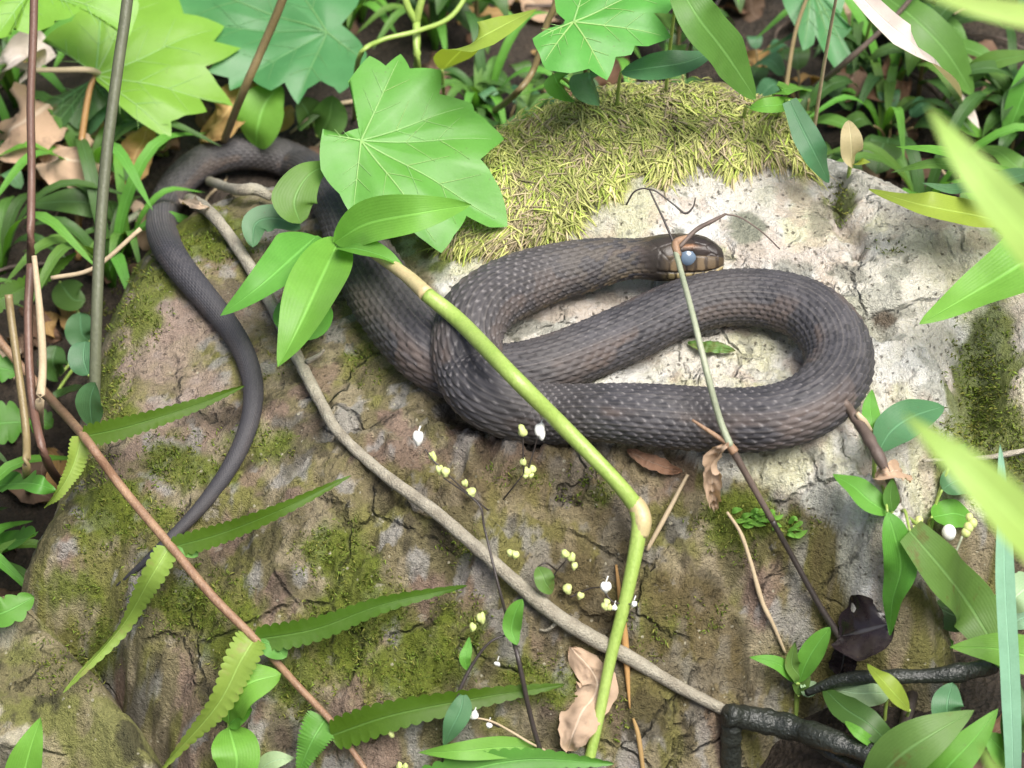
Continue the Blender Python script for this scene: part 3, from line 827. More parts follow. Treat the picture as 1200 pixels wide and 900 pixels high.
# head plates: hand-set centres (position along head, angle)
pl = [(.06,0.),(.12,.8),(.12,-.8),(.26,.45),(.26,-.45),(.45,0),(.44,.95),(.44,-.95),(.28,1.1),(.28,-1.1),(.74,.42),(.74,-.42),(.66,1.25),(.66,-1.25),(.95,.9),(.95,-.9),(.95,.1),(.85,1.5),(.85,-1.5)]
for sg in (-1, 1):
    for k in range(7): pl.append((.05 + .115 * k, sg * 1.62))
    for k in range(7): pl.append((.08 + .115 * k, sg * 2.12))
    for k in range(4): pl.append((.12 + .2 * k, sg * 2.6))
pl = np.array(pl)
D = np.sqrt(((s[:, None, None] - pl[:, 0]) * 4.6) ** 2 + ((PH[..., None] - pl[:, 1]) * 1.15) ** 2) if False else None
d1 = np.full(PH.shape, 9.0); d2 = np.full(PH.shape, 9.0); pid = np.zeros(PH.shape, int)
for k, (ps, pp) in enumerate(pl):
    d = np.sqrt(((s[:, None] - ps) * 4.6) ** 2 + ((PH - pp) * 1.15) ** 2)
    nw = d < d1
    d2 = np.where(nw, d1, np.minimum(d2, d)); pid = np.where(nw, k, pid); d1 = np.where(nw, d, d1)
groove = sstep(.07, .0, d2 - d1)
disp = disp + headf * (brow + jowl + canth - .0011 * mouth - .0006 * groove)
rr_ = np.sqrt(X2 ** 2 + Z2 ** 2) + 1e-9
X2 = X2 * (1 + disp / rr_); Z2 = Z2 * (1 + disp / rr_)
# head is held a little nose-up and turned a touch towards us: rolled about its axis
roll = (R(33) * sstep(1.9, .8, s))[:, None]
Xr = X2 * np.cos(roll) - Z2 * np.sin(roll) * -1; Zr = Z2 * np.cos(roll) - X2 * np.sin(roll)
V = C3[:, None] + S0[:, None] * Xr[..., None] + U0[:, None] * Zr[..., None]
# colours of the animal's skin
def h1(a):
    q = np.sin(a * 12.9898) * 43758.5453
    return q - np.floor(q)
rnd = h1(ID); rnd2 = h1(ID + 51.7)
skin = np.ones(PH.shape + (3,)) * np.array([.022, .0215, .0255])
def mx(a, b, f): return a * (1 - f[..., None]) + np.asarray(b) * f[..., None]
skin = mx(skin, (.062, .059, .065), .80 * rnd * (H > .05))
along = Ls[:, None] * np.ones_like(PH)
band = vnoise(along * 26, np.zeros_like(along) + 3, 401)
blot = sstep(.52, .70, vnoise(along * 48, PH * 1.7, 411)) * sstep(.35, .8, np.abs(PH))
skin = mx(skin, (.15, .105, .080), .45 * blot * (.4 + .6 * rnd2))
skin = mx(skin, (.055, .049, .046), .4 * sstep(.4, .7, band))
skin = mx(skin, (.022, .020, .021), .8 * sstep(.36, .14, H) * (1 - belly))                 # dark skin between the scales
skin = mx(skin, (.25, .235, .235), .72 * EDGE * sstep(.4, .8, H) * (.35 + .65 * rnd2))   # pale scale rims
skin = mx(skin, (.16, .145, .13), .30 * KEEL)
low = sstep(1.60, 2.0, np.abs(PH)) * (1 - belly)
skin = mx(skin, (.21, .155, .085), low * .60 * sstep(.45, .75, rnd) * sstep(.45, .05, Ls)[:, None])
skin = mx(skin, (.125, .10, .065), low * .4 * sstep(.35, .7, vnoise(along * 70, PH * 2, 421)))
skin = mx(skin, (.20, .16, .095), belly * (.35 + .4 * vnoise(along * 120, PH * 3, 431)))
skin = mx(skin, (.027, .027, .033), tailf * .65)
# head
hc = np.ones(PH.shape + (3,)) * np.array([.020, .015, .013])
hr = h1(pid * 3.3 + 2.)
hc = mx(hc, (.055, .036, .026), .8 * hr)
upl = (sd_ > 1.36) & (sd_ < mouth_ph)
lol = (sd_ >= mouth_ph) & (sd_ < 2.45)
hc = np.where(upl[..., None], np.array([.165, .115, .062]) * (.35 + .7 * hr[..., None]), hc)
hc = np.where(lol[..., None], np.array([.40, .32, .15]) * (.6 + .5 * hr[..., None]), hc)
hc = np.where((sd_ >= 2.45)[..., None], np.array([.36, .29, .14]), hc)
bar = sstep(.22, .08, d2 - d1 + .10 * (vnoise(along * 700, PH * 9, 441) - .5)) * (sd_ > 1.40) * (sd_ < 2.5)
hc = mx(hc, (.025, .016, .010), .85 * bar + .3 * groove * (1 - bar))
hc = mx(hc, (.012, .008, .006), mouth)
hc = mx(hc, (.015, .011, .009), .9 * np.exp(-(((s[:, None] - .45) / .14) ** 2 + ((sd_ - 1.40) / .42) ** 2) ** 2))
hc = mx(hc, (.30, .14, .06), .8 * np.exp(-((s[:, None] - .42) / .10) ** 2 - ((sd_ - .98) / .10) ** 2))
hc = mx(hc, (.16, .12, .06), .45 * sstep(.55, .8, s)[:, None] * sstep(.5, .7, hr) )
hc = mx(hc, (.035, .028, .022), sstep(.62, .80, s)[:, None] * (hr < .6))
hf2 = sstep(1.08, .80, s)[:, None] * np.ones_like(PH)
neck = sstep(2.6, 1.0, s)[:, None] * np.ones_like(PH)
skin = mx(skin, (.13, .10, .055), .30 * neck * (rnd > .45))
skin = skin * (1 - hf2[..., None]) + hc * hf2[..., None]
gloss = (.50 - .27 * hf2 + .06 * rnd).ravel()
F = grid_faces(nring, nv, True)
Vf = V.reshape(-1, 3); Cf = skin.reshape(-1, 3)
# close the ends
nF = np.array([[k, (k + 1) % nv] for k in range(nv)])
Vf = np.vstack([Vf, C3[0], C3[-1]]); Cf = np.vstack([Cf, Cf[0], Cf[-1]]); gloss = np.append(gloss, [.3, .5])
tri = np.vstack([np.column_stack([nF[:, 1], nF[:, 0], np.full(nv, len(Vf) - 2)]), np.column_stack([(nring - 1) * nv + nF[:, 0], (nring - 1) * nv + nF[:, 1], np.full(nv, len(Vf) - 1)])])
def snake_material():
    m = NT('snake_skin')
    c = m.attr('Col'); f = m.noise(1500, 3, .6); g = m.noise(60, 4, .6)
    c = m.mix(.30, c, m.mix(f, (.1, .1, .1), (.9, .9, .9)), 'OVERLAY')
    c = m.mix(m.math('MULTIPLY', m.ramp(g, [(.5, 0.0), (.75, 1.0)]), .08), c, (.20, .18, .155))   # dried mud film
    m.set(m.p.inputs['Base Color'], c)
    m.set(m.p.inputs['Roughness'], m.math('MULTIPLY_ADD', f, .15, m.attr('gloss', 2)))
    m.p.inputs['Specular IOR Level'].default_value = .42
    m.set(m.p.inputs['Normal'], m.bump(f, .0003, .6))
    return m.m
belly_z = float(topH(C3[nring // 2][0], C3[nring // 2][1]))
snake = mesh('snake', Vf, [F, tri], snake_material(), colr=Cf, extra={'gloss': gloss}, origin=rock_point(800, 490))
tag(snake, 'dark grey-brown keeled water snake coiled on the boulder with its tail trailing down', 'snake')

def ball(name, c, r, mat, parent, squash=None, n=20, axis=None):
    th, ph = np.meshgrid(np.linspace(0, np.pi, n), np.linspace(0, 2 * np.pi, 2 * n, endpoint=False), indexing='ij')
    v = np.stack([np.sin(th) * np.cos(ph), np.sin(th) * np.sin(ph), np.cos(th)], -1).reshape(-1, 3)
    if axis is not None and squash is not None:
        ax_ = norm(np.asarray(axis)); d = v @ ax_
        v = v + np.outer(d * (squash - 1), ax_)
    return mesh(name, np.asarray(c) + v * r, grid_faces(n, 2 * n, True), mat, parent)
def eye_material():
    m = NT('cloudy_eye')
    n = m.noise(250, 3)
    m.set(m.p.inputs['Base Color'], m.mix(n, (.075, .115, .17), (.14, .19, .25)))
    m.p.inputs['Roughness'].default_value = .16; m.p.inputs['Coat Weight'].default_value = .3
    return m.m
EYE = eye_material()
for sg in (-1, 1):
    k = int(np.argmin(np.abs(s - .45))); pj = int(np.argmin(np.abs(phi - sg * 1.33)))
    q = V[k, pj]; out = norm(q - C3[k])
    ball('eye', q - out * .0042, .0069, EYE, snake, squash=.85, axis=out).data.materials[0]
    tag(snake.children[-1], 'cloudy blue eye')

# ------------------------------------------------------------------ plant builders
def tube(name, P3, r, mat, parent, sides=8, n=None, knots=None, rough=0.0, cap=True):
    """a round stem through points; r one radius or one per point"""
    P3 = np.asarray(P3, float)
    r = np.full(len(P3), r) if np.isscalar(r) else np.asarray(r, float)
    n = n or max(8, 7 * (len(P3) - 1) + 1)
    Q = spline(np.column_stack([P3, r]), n)
    c = Q[:, :3]; rr = np.maximum(Q[:, 3], .00012)
    if rough:
        rr = rr * (1 + rough * (vnoise(np.arange(n) * .55 + hash(name) % 97, np.zeros(n), len(P3)) - .5) * 2)
    T = norm(np.gradient(c, axis=0))
    ref = np.array([.13, .21, .97]); S = norm(np.cross(T, ref)); Uq = np.cross(S, T)
    a = np.linspace(0, 2 * np.pi, sides, endpoint=False)
    V = c[:, None] + rr[:, None, None] * (S[:, None] * np.cos(a)[None, :, None] + Uq[:, None] * np.sin(a)[None, :, None])
    V = np.vstack([V.reshape(-1, 3), c[0], c[-1]])
    F = grid_faces(n, sides, True)
    k = np.arange(sides); k2 = (k + 1) % sides
    tri = np.vstack([np.column_stack([k2, k, np.full(sides, len(V) - 2)]), np.column_stack([(n - 1) * sides + k, (n - 1) * sides + k2, np.full(sides, len(V) - 1)])])
    return mesh(name, V, [F, tri], mat, parent)

def prof_lance(u):  return np.sin(np.pi * np.clip(u, 0, 1) ** .78) ** .85
def prof_ellip(u):  return np.sin(np.pi * np.clip(u, 0, 1)) ** .62
def prof_broad(u):  return np.clip(u / .30, 0, 1) ** .55 * np.clip((1 - u) / .70, 0, 1) ** .75
def prof_strap(u):  return np.clip(.55 + u * 1.2, 0, 1) * np.clip((1 - u) / .35, 0, 1) ** .6
def prof_round(u):  return np.sqrt(np.clip(1 - (2 * u - 1) ** 2, 0, 1))
def prof_pinna(u, k=21):
    tooth = np.abs(np.sin(np.pi * u * k)) ** .55
    return np.clip(u / .04, 0, 1) ** .5 * np.clip((1 - u) * 1.25, 0, 1) ** .62 * (.72 + .28 * tooth)
def prof_fern_small(u):
    tooth = np.abs(np.sin(np.pi * u * 5)) ** .5
    return np.clip(u / .10, 0, 1) ** .5 * np.clip((1 - u) * 3, 0, 1) ** .6 * (.68 + .32 * tooth)
def prof_dead(u):
    return np.sin(np.pi * u ** .9) ** .6 * (.93 + .07 * np.sin(u * 41) * np.sin(u * 17 + 1))
PROF = dict(lance=prof_lance, ellip=prof_ellip, broad=prof_broad, strap=prof_strap, round=prof_round, pinna=prof_pinna, fern=prof_fern_small, dead=prof_dead)
TOCAM = -FWD

def blade(name, P3, half, prof, mat, parent, fold=.22, roll=0.0, wave=0.05, curl=0.0, n=None, m=9, nrm=None, seed=0, notch=0.0, cup=0.0, crumple=0.0):
    """a leaf blade along a spline; half = half width in metres; roll turns it about its own axis"""
    n = n or (170 if prof in ('pinna',) else 70 if prof in ('fern',) else 26)
    P3 = np.asarray(P3, float)
    c = spline(P3, n); T = norm(np.gradient(c, axis=0))
    hint = norm(np.array(nrm if nrm is not None else (0, -.25, 1.0)) * 1.0 + (TOCAM * .55 if nrm is None else 0))
    S = norm(np.cross(T, hint)); Nn = np.cross(S, T)
    u = np.linspace(0, 1, n); w = half * PROF[prof](u)
    rl = np.radians(roll) if np.isscalar(roll) else np.radians(np.interp(u, np.linspace(0, 1, len(roll)), roll))
    rl = rl * np.ones(n)
    S2 = S * np.cos(rl)[:, None] + Nn * np.sin(rl)[:, None]; N2 = Nn * np.cos(rl)[:, None] - S * np.sin(rl)[:, None]
    v = np.linspace(-1, 1, m)
    ph = seed * 1.7
    lift = fold * np.abs(v)[None] ** 1.25 * w[:, None] - cup * (v[None] ** 2) * w[:, None]
    lift = lift + wave * half * np.sin(u * 13 + ph)[:, None] * (np.abs(v) ** 2)[None] + wave * .7 * half * np.sin(u * 7.3 + ph * 2)[:, None] * np.sign(v)[None] * (np.abs(v) ** 2)[None]
    wv = w[:, None] * v[None]
    if curl:
        a = curl * v[None] * np.ones((n, 1))
        lift = lift + w[:, None] * (1 - np.cos(a)) * 1.0; wv = w[:, None] * np.sin(a) / max(abs(curl), 1e-6) * np.ones_like(a)
    if crumple:
        uu, vv = np.meshgrid(u * np.linalg.norm(c[-1] - c[0]) / half, v, indexing='ij')
        lift = lift + crumple * half * ((fbm(uu + seed * 7.1, vv + 3.3 * seed, 1.3, 4, 501 + seed, ridged=True) - .5) * 2)
        wv = wv * (1 + .22 * (fbm(uu, vv * 0 + seed, 2.5, 3, 511 + seed) - .5))
    Vv = c[:, None] + S2[:, None] * wv[..., None] + N2[:, None] * lift[..., None]
    uv = np.stack(np.meshgrid(u, v * .5 + .5, indexing='ij')[::-1], -1).reshape(-1, 2)
    return mesh(name, Vv.reshape(-1, 3), grid_faces(n, m), mat, parent, uv=uv)

def pt(p, G=None):
    return at_c(p[0], p[1], p[2], G)

def leafp(parent, pts_, wpx, prof, mat, name='leaf', G=None, **kw):
    """leaf as a part, from photo points (x, y, clearance or depth) and its width in photo pixels"""
    P3 = [pt(p) for p in pts_]
    half = wpx * .5 * pxm(P3[len(P3) // 2])
    return blade(name, P3, half, prof, M[mat], parent, seed=len(parent.children), **kw)

def stemp(parent, pts_, wpx, mat, name='stem', **kw):
    P3 = [pt(p) for p in pts_]
    if np.isscalar(wpx): r = wpx * .5 * pxm(P3[0])
    else: r = [w * .5 * pxm(p) for w, p in zip(np.interp(np.linspace(0, 1, len(P3)), np.linspace(0, 1, len(wpx)), wpx), P3)]
    return tube(name, P3, r, M[mat], parent, **kw)

def ground_below(p, dx=0, dy=0):
    q = np.array([p[0] + dx, p[1] + dy, 0.0]); q[2] = float(topH(q[0], q[1])) - .004
    return q

def rooted(name, label, cat, base_px, dx=0, dy=0, group=None):
    """an Empty on the ground below a photo point (where the plant is rooted)"""
    b = ground_below(pt(base_px), dx, dy)
    return thing(name, label, cat, b, group), b

def foot(parent, base, top_px, wpx, mat, bend=(0, 0, 0), name='stem'):
    """stem from the root to a photo point"""
    t = pt(top_px); mid = (base + t) / 2 + np.array(bend)
    return tube(name, [base, mid, t], [wpx * .5 * pxm(t) * 1.15, wpx * .5 * pxm(t), wpx * .45 * pxm(t)], M[mat], parent, sides=7)

# ------------------------------------------------------------------ palmate leaves traced on their own tilted plane
def lobed(parent, joint, outline, veins, h, tilt, mat, vmat='vein', name='leaf', bulge=.007, droop=.010, sub=True, teeth=0.0):
    P0 = pt((joint[0], joint[1], h)); n_ = norm(np.array(tilt, float))
    def onp(px, py):
        d = pray(px, py); return CAM + d * (((P0 - CAM) @ n_) / (d @ n_))
    O = np.array([onp(*q) for q in outline])
    # densify the margin, softly convex between the teeth
    D = []
    k = len(O)
    for i in range(k):
        a, b = O[i], O[(i + 1) % k]
        ln_ = np.linalg.norm(b - a); seg = max(2, int(ln_ / .004))
        outw = norm((a + b) / 2 - P0)
        for t in np.arange(seg) / seg:
            D.append(a + (b - a) * t + outw * math.sin(math.pi * t) * ln_ * .05)
    D = np.array(D)
    e1 = norm(D[0] - P0); e2 = np.cross(n_, e1)
    size = np.max(np.linalg.norm(D - P0, axis=1))
    vd = [norm(onp(*q) - P0) for q in veins]
    def height(p):
        d = p - P0; r = np.linalg.norm(d, axis=-1); dirn = d / (r[..., None] + 1e-9)
        dots = np.max(np.stack([dirn @ q for q in vd]), 0)
        ang = np.arccos(np.clip(dots, -1, 1))
        x_, y_ = d @ e1, d @ e2
        return bulge * np.sin(np.clip(ang / .5, 0, 1) * np.pi / 2) * (r / size) - droop * (r / size) ** 2 + .0035 * np.sin(x_ * 70 + 1) * np.sin(y_ * 60)
    NR = 14
    ts = np.linspace(0, 1, NR + 1)[1:] ** .8
    rings = [P0 + (D - P0) * t for t in ts]
    V = np.vstack([P0[None]] + rings)
    V = V + height(V)[:, None] * n_
    m_ = len(D); i = np.arange(m_); j = (i + 1) % m_
    F = [np.column_stack([np.zeros(m_, int), 1 + i, 1 + j])]
    Q = [np.column_stack([1 + r * m_ + i, 1 + (r + 1) * m_ + i, 1 + (r + 1) * m_ + j, 1 + r * m_ + j]) for r in range(NR - 1)]
    lf = mesh(name, V, [np.vstack(F), np.vstack(Q)], M[mat], parent)
    for q in veins:
        tip = P0 + (onp(*q) - P0) * .93
        ln_ = np.linalg.norm(tip - P0)
        c = P0 + (tip - P0) * np.linspace(0.0, 1, 12)[:, None]
        c = c + (height(c) + .0003)[:, None] * n_
        tube('vein', c, np.linspace(.0008, .0002, 12), M[vmat], lf, sides=5, n=24)
        if sub:
            sdv = np.cross(n_, norm(tip - P0))
            for f, sg in ((.34, 1), (.34, -1), (.58, 1), (.6, -1)):
                a = P0 + (tip - P0) * f; b = a + (norm(tip - P0) * .8 + sdv * sg * .75) * ln_ * .26
                cc = a + (b - a) * np.linspace(0, 1, 7)[:, None]; cc = cc + (height(cc) + .00025)[:, None] * n_
                tube('vein', cc, np.linspace(.00035, .00012, 7), M[vmat], lf, sides=4, n=10)
    return lf, P0

# ------------------------------------------------------------------ the broad lobed leaves
LOBED = 'broad lobed leaves'
t, b = rooted('lobed_leaf_plant', 'bright green toothed lobed leaf spread over the bend of the snake', 'leaf', (423,165,.075), -.01, .075)
lobed(t, (423,165), [(425,150),(424,133),(412,108),(408,95),(433,65),(452,77),(470,60),(480,82),(517,83),(515,110),(555,115),(557,127),(575,143),(592,158),(575,175),(563,187),(578,205),(590,224),(597,257),(575,259),(548,247),(533,272),(518,292),(500,280),(480,266),(450,252),(430,246),(412,250),(398,226),(376,198),(378,154),(400,160)],
      [(470,63),(553,118),(588,160),(594,254),(518,288),(414,246),(380,160)], .075, (.12, -.42, .9), 'lobed_bright')
foot(t, b, (423,165,.074), 5, 'stem_green', (-.01, .01, 0), 'leaf_stalk')

t, b = rooted('lobed_leaf_plant', 'yellow-green lobed leaf on an orange stalk among the dead leaves', 'leaf', (112,88,.095), -.012, .02)
lobed(t, (112,88), [(108,80),(96,60),(84,48),(66,44),(48,44),(60,34),(84,26),(100,6),(120,-30),(150,-20),(172,-45),(200,-20),(215,15),(262,22),(250,45),(282,52),(262,66),(240,75),(254,92),(273,118),(250,110),(232,108),(242,128),(216,134),(200,140),(199,158),(178,150),(158,140),(141,126),(124,104),(114,96)],
      [(52,44),(122,-25),(172,-40),(258,26),(270,116),(199,154)], .095, (.05, -.35, .92), 'lobed_light')
q0 = pt((112,88,.095)); g0 = at_c(92,305,.0); dl = [float((v_ - CAM) @ FWD) for v_ in (q0, g0)]
tube('leaf_stalk', [g0, at_t(92,250,dl[0] * .35 + dl[1] * .65), at_t(94,180,dl[0] * .7 + dl[1] * .3), at_t(104,110,dl[0]), q0], [.0026,.0026,.0026,.0024,.0018], M['stem_orange'], t, n=40)

t, b = rooted('lobed_leaf_plant', 'large dull green lobed leaf shading the arch of the snake', 'leaf', (383,38,.088), .02, .06)
lobed(t, (383,38), [(400,30),(418,10),(430,-30),(380,-50),(330,-40),(250,-50),(190,-35),(165,5),(176,25),(205,22),(230,38),(268,66),(243,86),(268,90),(269,102),(296,92),(318,108),(334,100),(349,121),(360,106),(376,98),(392,106),(398,113),(415,100),(430,62),(420,46)],
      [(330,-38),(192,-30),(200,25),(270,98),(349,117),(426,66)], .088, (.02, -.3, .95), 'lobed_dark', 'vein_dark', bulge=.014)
foot(t, b, (383,38,.0875), 6, 'stem_olive', (0, .02, .0), 'leaf_stalk')

t, b = rooted('lobed_leaf_plant', 'green lobed leaf drooping towards the moss crest of the boulder', 'leaf', (672,25,.11), .01, .05)
lobed(t, (672,26), [(662,24),(652,14),(650,-20),(690,-40),(740,-45),(790,-30),(792,0),(782,14),(766,16),(788,36),(760,52),(744,52),(740,62),(722,64),(712,88),(690,80),(668,88),(640,82),(632,66),(624,46),(645,34),(660,34)],
      [(690,-36),(786,-25),(783,37),(712,84),(636,76),(628,48)], .11, (.04, -.35, .93), 'lobed_bright')
foot(t, b, (672,26,.108), 5, 'stem_olive', (.004, .01, 0), 'leaf_stalk')

t, b = rooted('lobed_leaf_plant', 'pale lime leaf with a saw-toothed edge above the dead tan leaves', 'leaf', (20,-10,.19), -.03, .03)
lobed(t, (40,-12), [(20,-30),(60,-40),(110,-30),(150,-25),(162,0),(154,18),(147,33),(140,12),(98,-2),(97,10),(82,22),(64,24),(63,28),(42,32),(32,36),(14,33),(12,40),(0,42),(-14,36),(-30,20),(-20,-20)],
      [(96,8),(40,30),(-4,38),(150,20)], .17, (.0, -.3, .95), 'lobed_light')
foot(t, b, (40,-12,.168), 6, 'stem_brown', (0, .02, 0), 'leaf_stalk')

t, b = rooted('lobed_leaf_plant', 'dark bronze-green saw-toothed leaf hanging beside the orange stalk', 'leaf', (110,92,.08), -.01, .03)
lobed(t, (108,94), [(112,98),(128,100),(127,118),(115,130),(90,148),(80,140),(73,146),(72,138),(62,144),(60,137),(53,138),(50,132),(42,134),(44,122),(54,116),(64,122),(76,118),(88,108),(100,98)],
      [(46,130),(64,142),(90,146),(124,114)], .075, (.1, -.6, .8), 'lobed_bronze', 'vein_dark')
foot(t, b, (108,94,.075), 4, 'stem_orange', (0, .01, 0), 'leaf_stalk')

t, b = rooted('lobed_leaf_plant', 'narrow blue-green lobed leaf hanging across the dark twig behind the boulder', 'leaf', (940,-10,.12), 0, .04)
lobed(t, (950,-14), [(930,-20),(908,-15),(916,2),(922,18),(934,36),(942,56),(954,50),(956,40),(968,60),(980,74),(996,70),(1002,60),(990,40),(1000,30),(984,18),(990,0),(985,-20),(965,-28)],
      [(944,52),(984,70),(998,60)], .11, (.02, -.5, .86), 'lobed_dark', 'vein_dark')
foot(t, b, (950,-14,.108), 5, 'stem_olive', (0, .02, 0), 'leaf_stalk')

# ------------------------------------------------------------------ the creeping plant that lies across the snake
t = thing('creeping_stem_plant', 'thick yellow-green jointed stem across the coil, ending in fresh pointed leaves', 'plant', at_c(690,890,.002))
stemp(t, [(690,893,.002),(702,840,.008),(716,770,.016),(736,690,.022),(749,620,.026),(746,594,.028)], [13,13,14,16,19,20], 'stem_green', n=60, sides=12)
stemp(t, [(746,594,.0285),(720,562,.034),(660,500,.048),(600,440,.062),(540,378,.070),(500,345,.066)], [20,18,19,20,20,18], 'stem_green', n=70, sides=12)
stemp(t, [(500,345,.066),(482,328,.063),(464,314,.059),(430,290,.054),(405,272,.050)], [19,17,15,14,10], 'stem_pink', n=30, sides=12)
stemp(t, [(742,588,.0295),(749,598,.0285),(753,612,.027),(751,628,.0255)], [21,23,22,18], 'stem_pink', name='node', n=16, sides=12)
leafp(t, [(398,280,.052),(375,330,.060),(350,385,.055),(326,430,.042)], 68, 'lance', 'leaf_fresh', fold=.42, roll=[8,-6,-12], wave=.04)
leafp(t, [(392,284,.058),(430,262,.076),(490,250,.084),(552,240,.074)], 54, 'lance', 'leaf_fresh', fold=.30, roll=-18)
leafp(t, [(398,290,.056),(420,292,.066),(448,300,.068),(474,313,.060)], 38, 'broad', 'leaf_bright', fold=.55, roll=14)
leafp(t, [(372,276,.048),(345,300,.058),(305,335,.058),(258,370,.048)], 64, 'broad', 'leaf_bright', fold=.28, roll=[0,4,10])
leafp(t, [(352,262,.044),(345,235,.056),(362,205,.062),(392,190,.06)], 56, 'broad', 'leaf_mid', fold=.20, roll=-10)
leafp(t, [(330,352,.016),(345,370,.022),(365,376,.022),(388,360,.02)], 52, 'ellip', 'leaf_bright', fold=.1)
leafp(t, [(352,268,.036),(325,256,.034),(300,262,.03),(296,290,.022)], 36, 'ellip', 'leaf_blue', fold=.12)

# ------------------------------------------------------------------ twigs and stalks
t = thing('twig', 'long grey woody twig lying diagonally across the front of the boulder', 'twig', at_c(848,834,.0))
stemp(t, [(222,234,.008),(245,248,.009),(275,285,.008),(312,345,.008),(345,412,.008),(375,470,.008),(398,508,.008),(450,556,.010),(510,600,.012),(568,650,.013),(640,712,.012),(690,745,.010),(740,772,.009),(790,802,.006),(848,832,.004)],
      [16,15,14,15,15,14,13,14,15,16,18,19,17,15,13], 'twig_grey', name='branch', n=180, sides=12, rough=.07)
stemp(t, [(245,212,.008),(275,222,.010),(300,222,.012),(318,232,.011)], [11,13,15,10], 'twig_grey', name='side_branch', n=24, rough=.10)
stemp(t, [(360,424,.010),(374,416,.016),(380,410,.02)], [7,5,3], 'twig_grey', name='spur')
stemp(t, [(655,727,.012),(642,738,.006),(632,738,.003)], [6,4,2], 'twig_grey', name='spur')

t, b = rooted('stalk', 'tall dull green stalk standing in front of the yellow-green lobed leaf', 'stalk', (112,480,.01))
tube('stem', [b, at_c(111,480,.01), at_t(113,380,1.53), at_t(117,280,1.53), at_t(125,180,1.53), at_t(138,80,1.53), at_t(147,18,1.53), at_t(156,-60,1.53)], .0037, M['stem_dull'], t, n=60, sides=10)
t, b = rooted('stalk', 'thin dark reddish brown stalk standing among the dead tan leaves', 'stalk', (36,330,.01))
tube('stem', [b, at_t(36,300,1.60), at_t(37,200,1.60), at_t(36,120,1.60), at_t(39,40,1.60), at_t(41,-60,1.60)], .0028, M['stem_brown'], t, n=50)
t, b = rooted('stalk', 'olive brown stalk slanting up behind the arch of the snake', 'stalk', (262,165,.01), -.005, .01)
tube('stem', [b, at_c(266,156,.05), at_t(284,110,1.74), at_t(308,55,1.72), at_t(330,2,1.70), at_t(350,-60,1.68)], .0032, M['stem_olive'], t, n=50)
t, b = rooted('stalk', 'pale beige woody stalk with a bent joint beside the fern', 'stalk', (44,500,.01))
tube('stem', [b, at_t(46,480,1.56), at_t(50,430,1.56), at_t(47,370,1.56), at_t(40,300,1.565)], [.0030,.0030,.0028,.0026,.0018], M['twig_tan'], t, n=40)
t, b = rooted('stalk', 'dark brown bent stalk in the gloom below the fern stalk', 'stalk', (60,560,.01), .01, 0)
tube('stem', [b, at_t(55,540,1.55), at_t(38,470,1.56), at_t(33,380,1.57), at_t(36,310,1.58)], .0030, M['stem_brown'], t, n=40)
t, b = rooted('stalk', 'pale straw stalk standing below the small scalloped fern leaves', 'stalk', (31,560,.01))
tube('stem', [b, at_t(31,555,1.53), at_t(30,500,1.535), at_t(14,380,1.55), at_t(10,345,1.55)], .0027, M['stem_olive'], t, n=40)
t, b = rooted('stalk', 'brown curved stalk rising from the moss crest of the boulder', 'stalk', (573,135,.004))
tube('stem', [b, at_c(575,134,.006), at_t(602,112,1.72), at_t(625,82,1.715), at_t(640,30,1.70), at_t(652,0,1.69), at_t(660,-60,1.68)], .0024, M['stem_olive'], t, n=50)
t, b = rooted('stalk', 'forked pale green stalk standing before the dark undergrowth', 'stalk', (490,90,.03))
tube('stem', [b, at_t(489,80,1.75), at_t(488,25,1.74)], .0030, M['stem_green'], t)
tube('stem', [at_t(488,26,1.74), at_t(478,8,1.735), at_t(470,-20,1.73)], [.003,.0028,.0024], M['stem_green'], t)
tube('stem', [at_t(488,26,1.74), at_t(492,8,1.735), at_t(502,-25,1.73)], [.003,.0028,.0024], M['stem_green'], t)
t, b = rooted('stalk', 'slender green stalk arching from the toothed lobed leaf into the undergrowth', 'stalk', (423,66,.08), -.01, .03)
tube('stem', [b, at_t(420,70,1.72), at_t(445,48,1.72), at_t(490,36,1.73), at_t(530,18,1.75), at_t(560,-30,1.77)], .0019, M['stem_green'], t, n=40)
t, b = rooted('stalk', 'dark slender stalk slanting over the strap leaves behind the boulder', 'stalk', (935,122,.012))
tube('stem', [b, at_c(938,118,.02), at_t(985,78,1.80), at_t(1030,38,1.78), at_t(1066,0,1.77), at_t(1100,-50,1.76)], [.002,.002,.0024,.002,.0018,.0016], M['twig_dark'], t, n=40, rough=.1)
t, b = rooted('stalk', 'short dark stalk leaning beside the broad leaf behind the moss', 'stalk', (806,56,.03))
tube('stem', [b, at_t(810,52,1.80), at_t(826,28,1.79), at_t(848,-10,1.78)], .0016, M['stem_black'], t)
t, b = rooted('straw', 'flat dry yellow straw lying level behind the stalks', 'straw', (108,84,.05), 0, .01)
tube('stem', [at_c(38,82,.11), at_c(72,82,.108), at_c(109,83,.106), at_c(125,100,.05), b], [.0020,.0022,.0024,.002,.002], M['twig_tan'], t)
t = thing('stick', 'bent pale green stick poking out from under the arch of the snake', 'stick', at_c(125,266,.01))
tube('stem', [at_c(122,268,.012), at_c(150,258,.014), at_c(172,244,.012)], .0028, M['twig_green'], t)
t = thing('stick', 'thin straw-coloured stick beside the mossy left edge of the boulder', 'stick', at_c(70,325,.01))
tube('stem', [at_t(60,326,1.60), at_t(110,314,1.60), at_t(165,268,1.60)], .0016, M['twig_tan'], t)

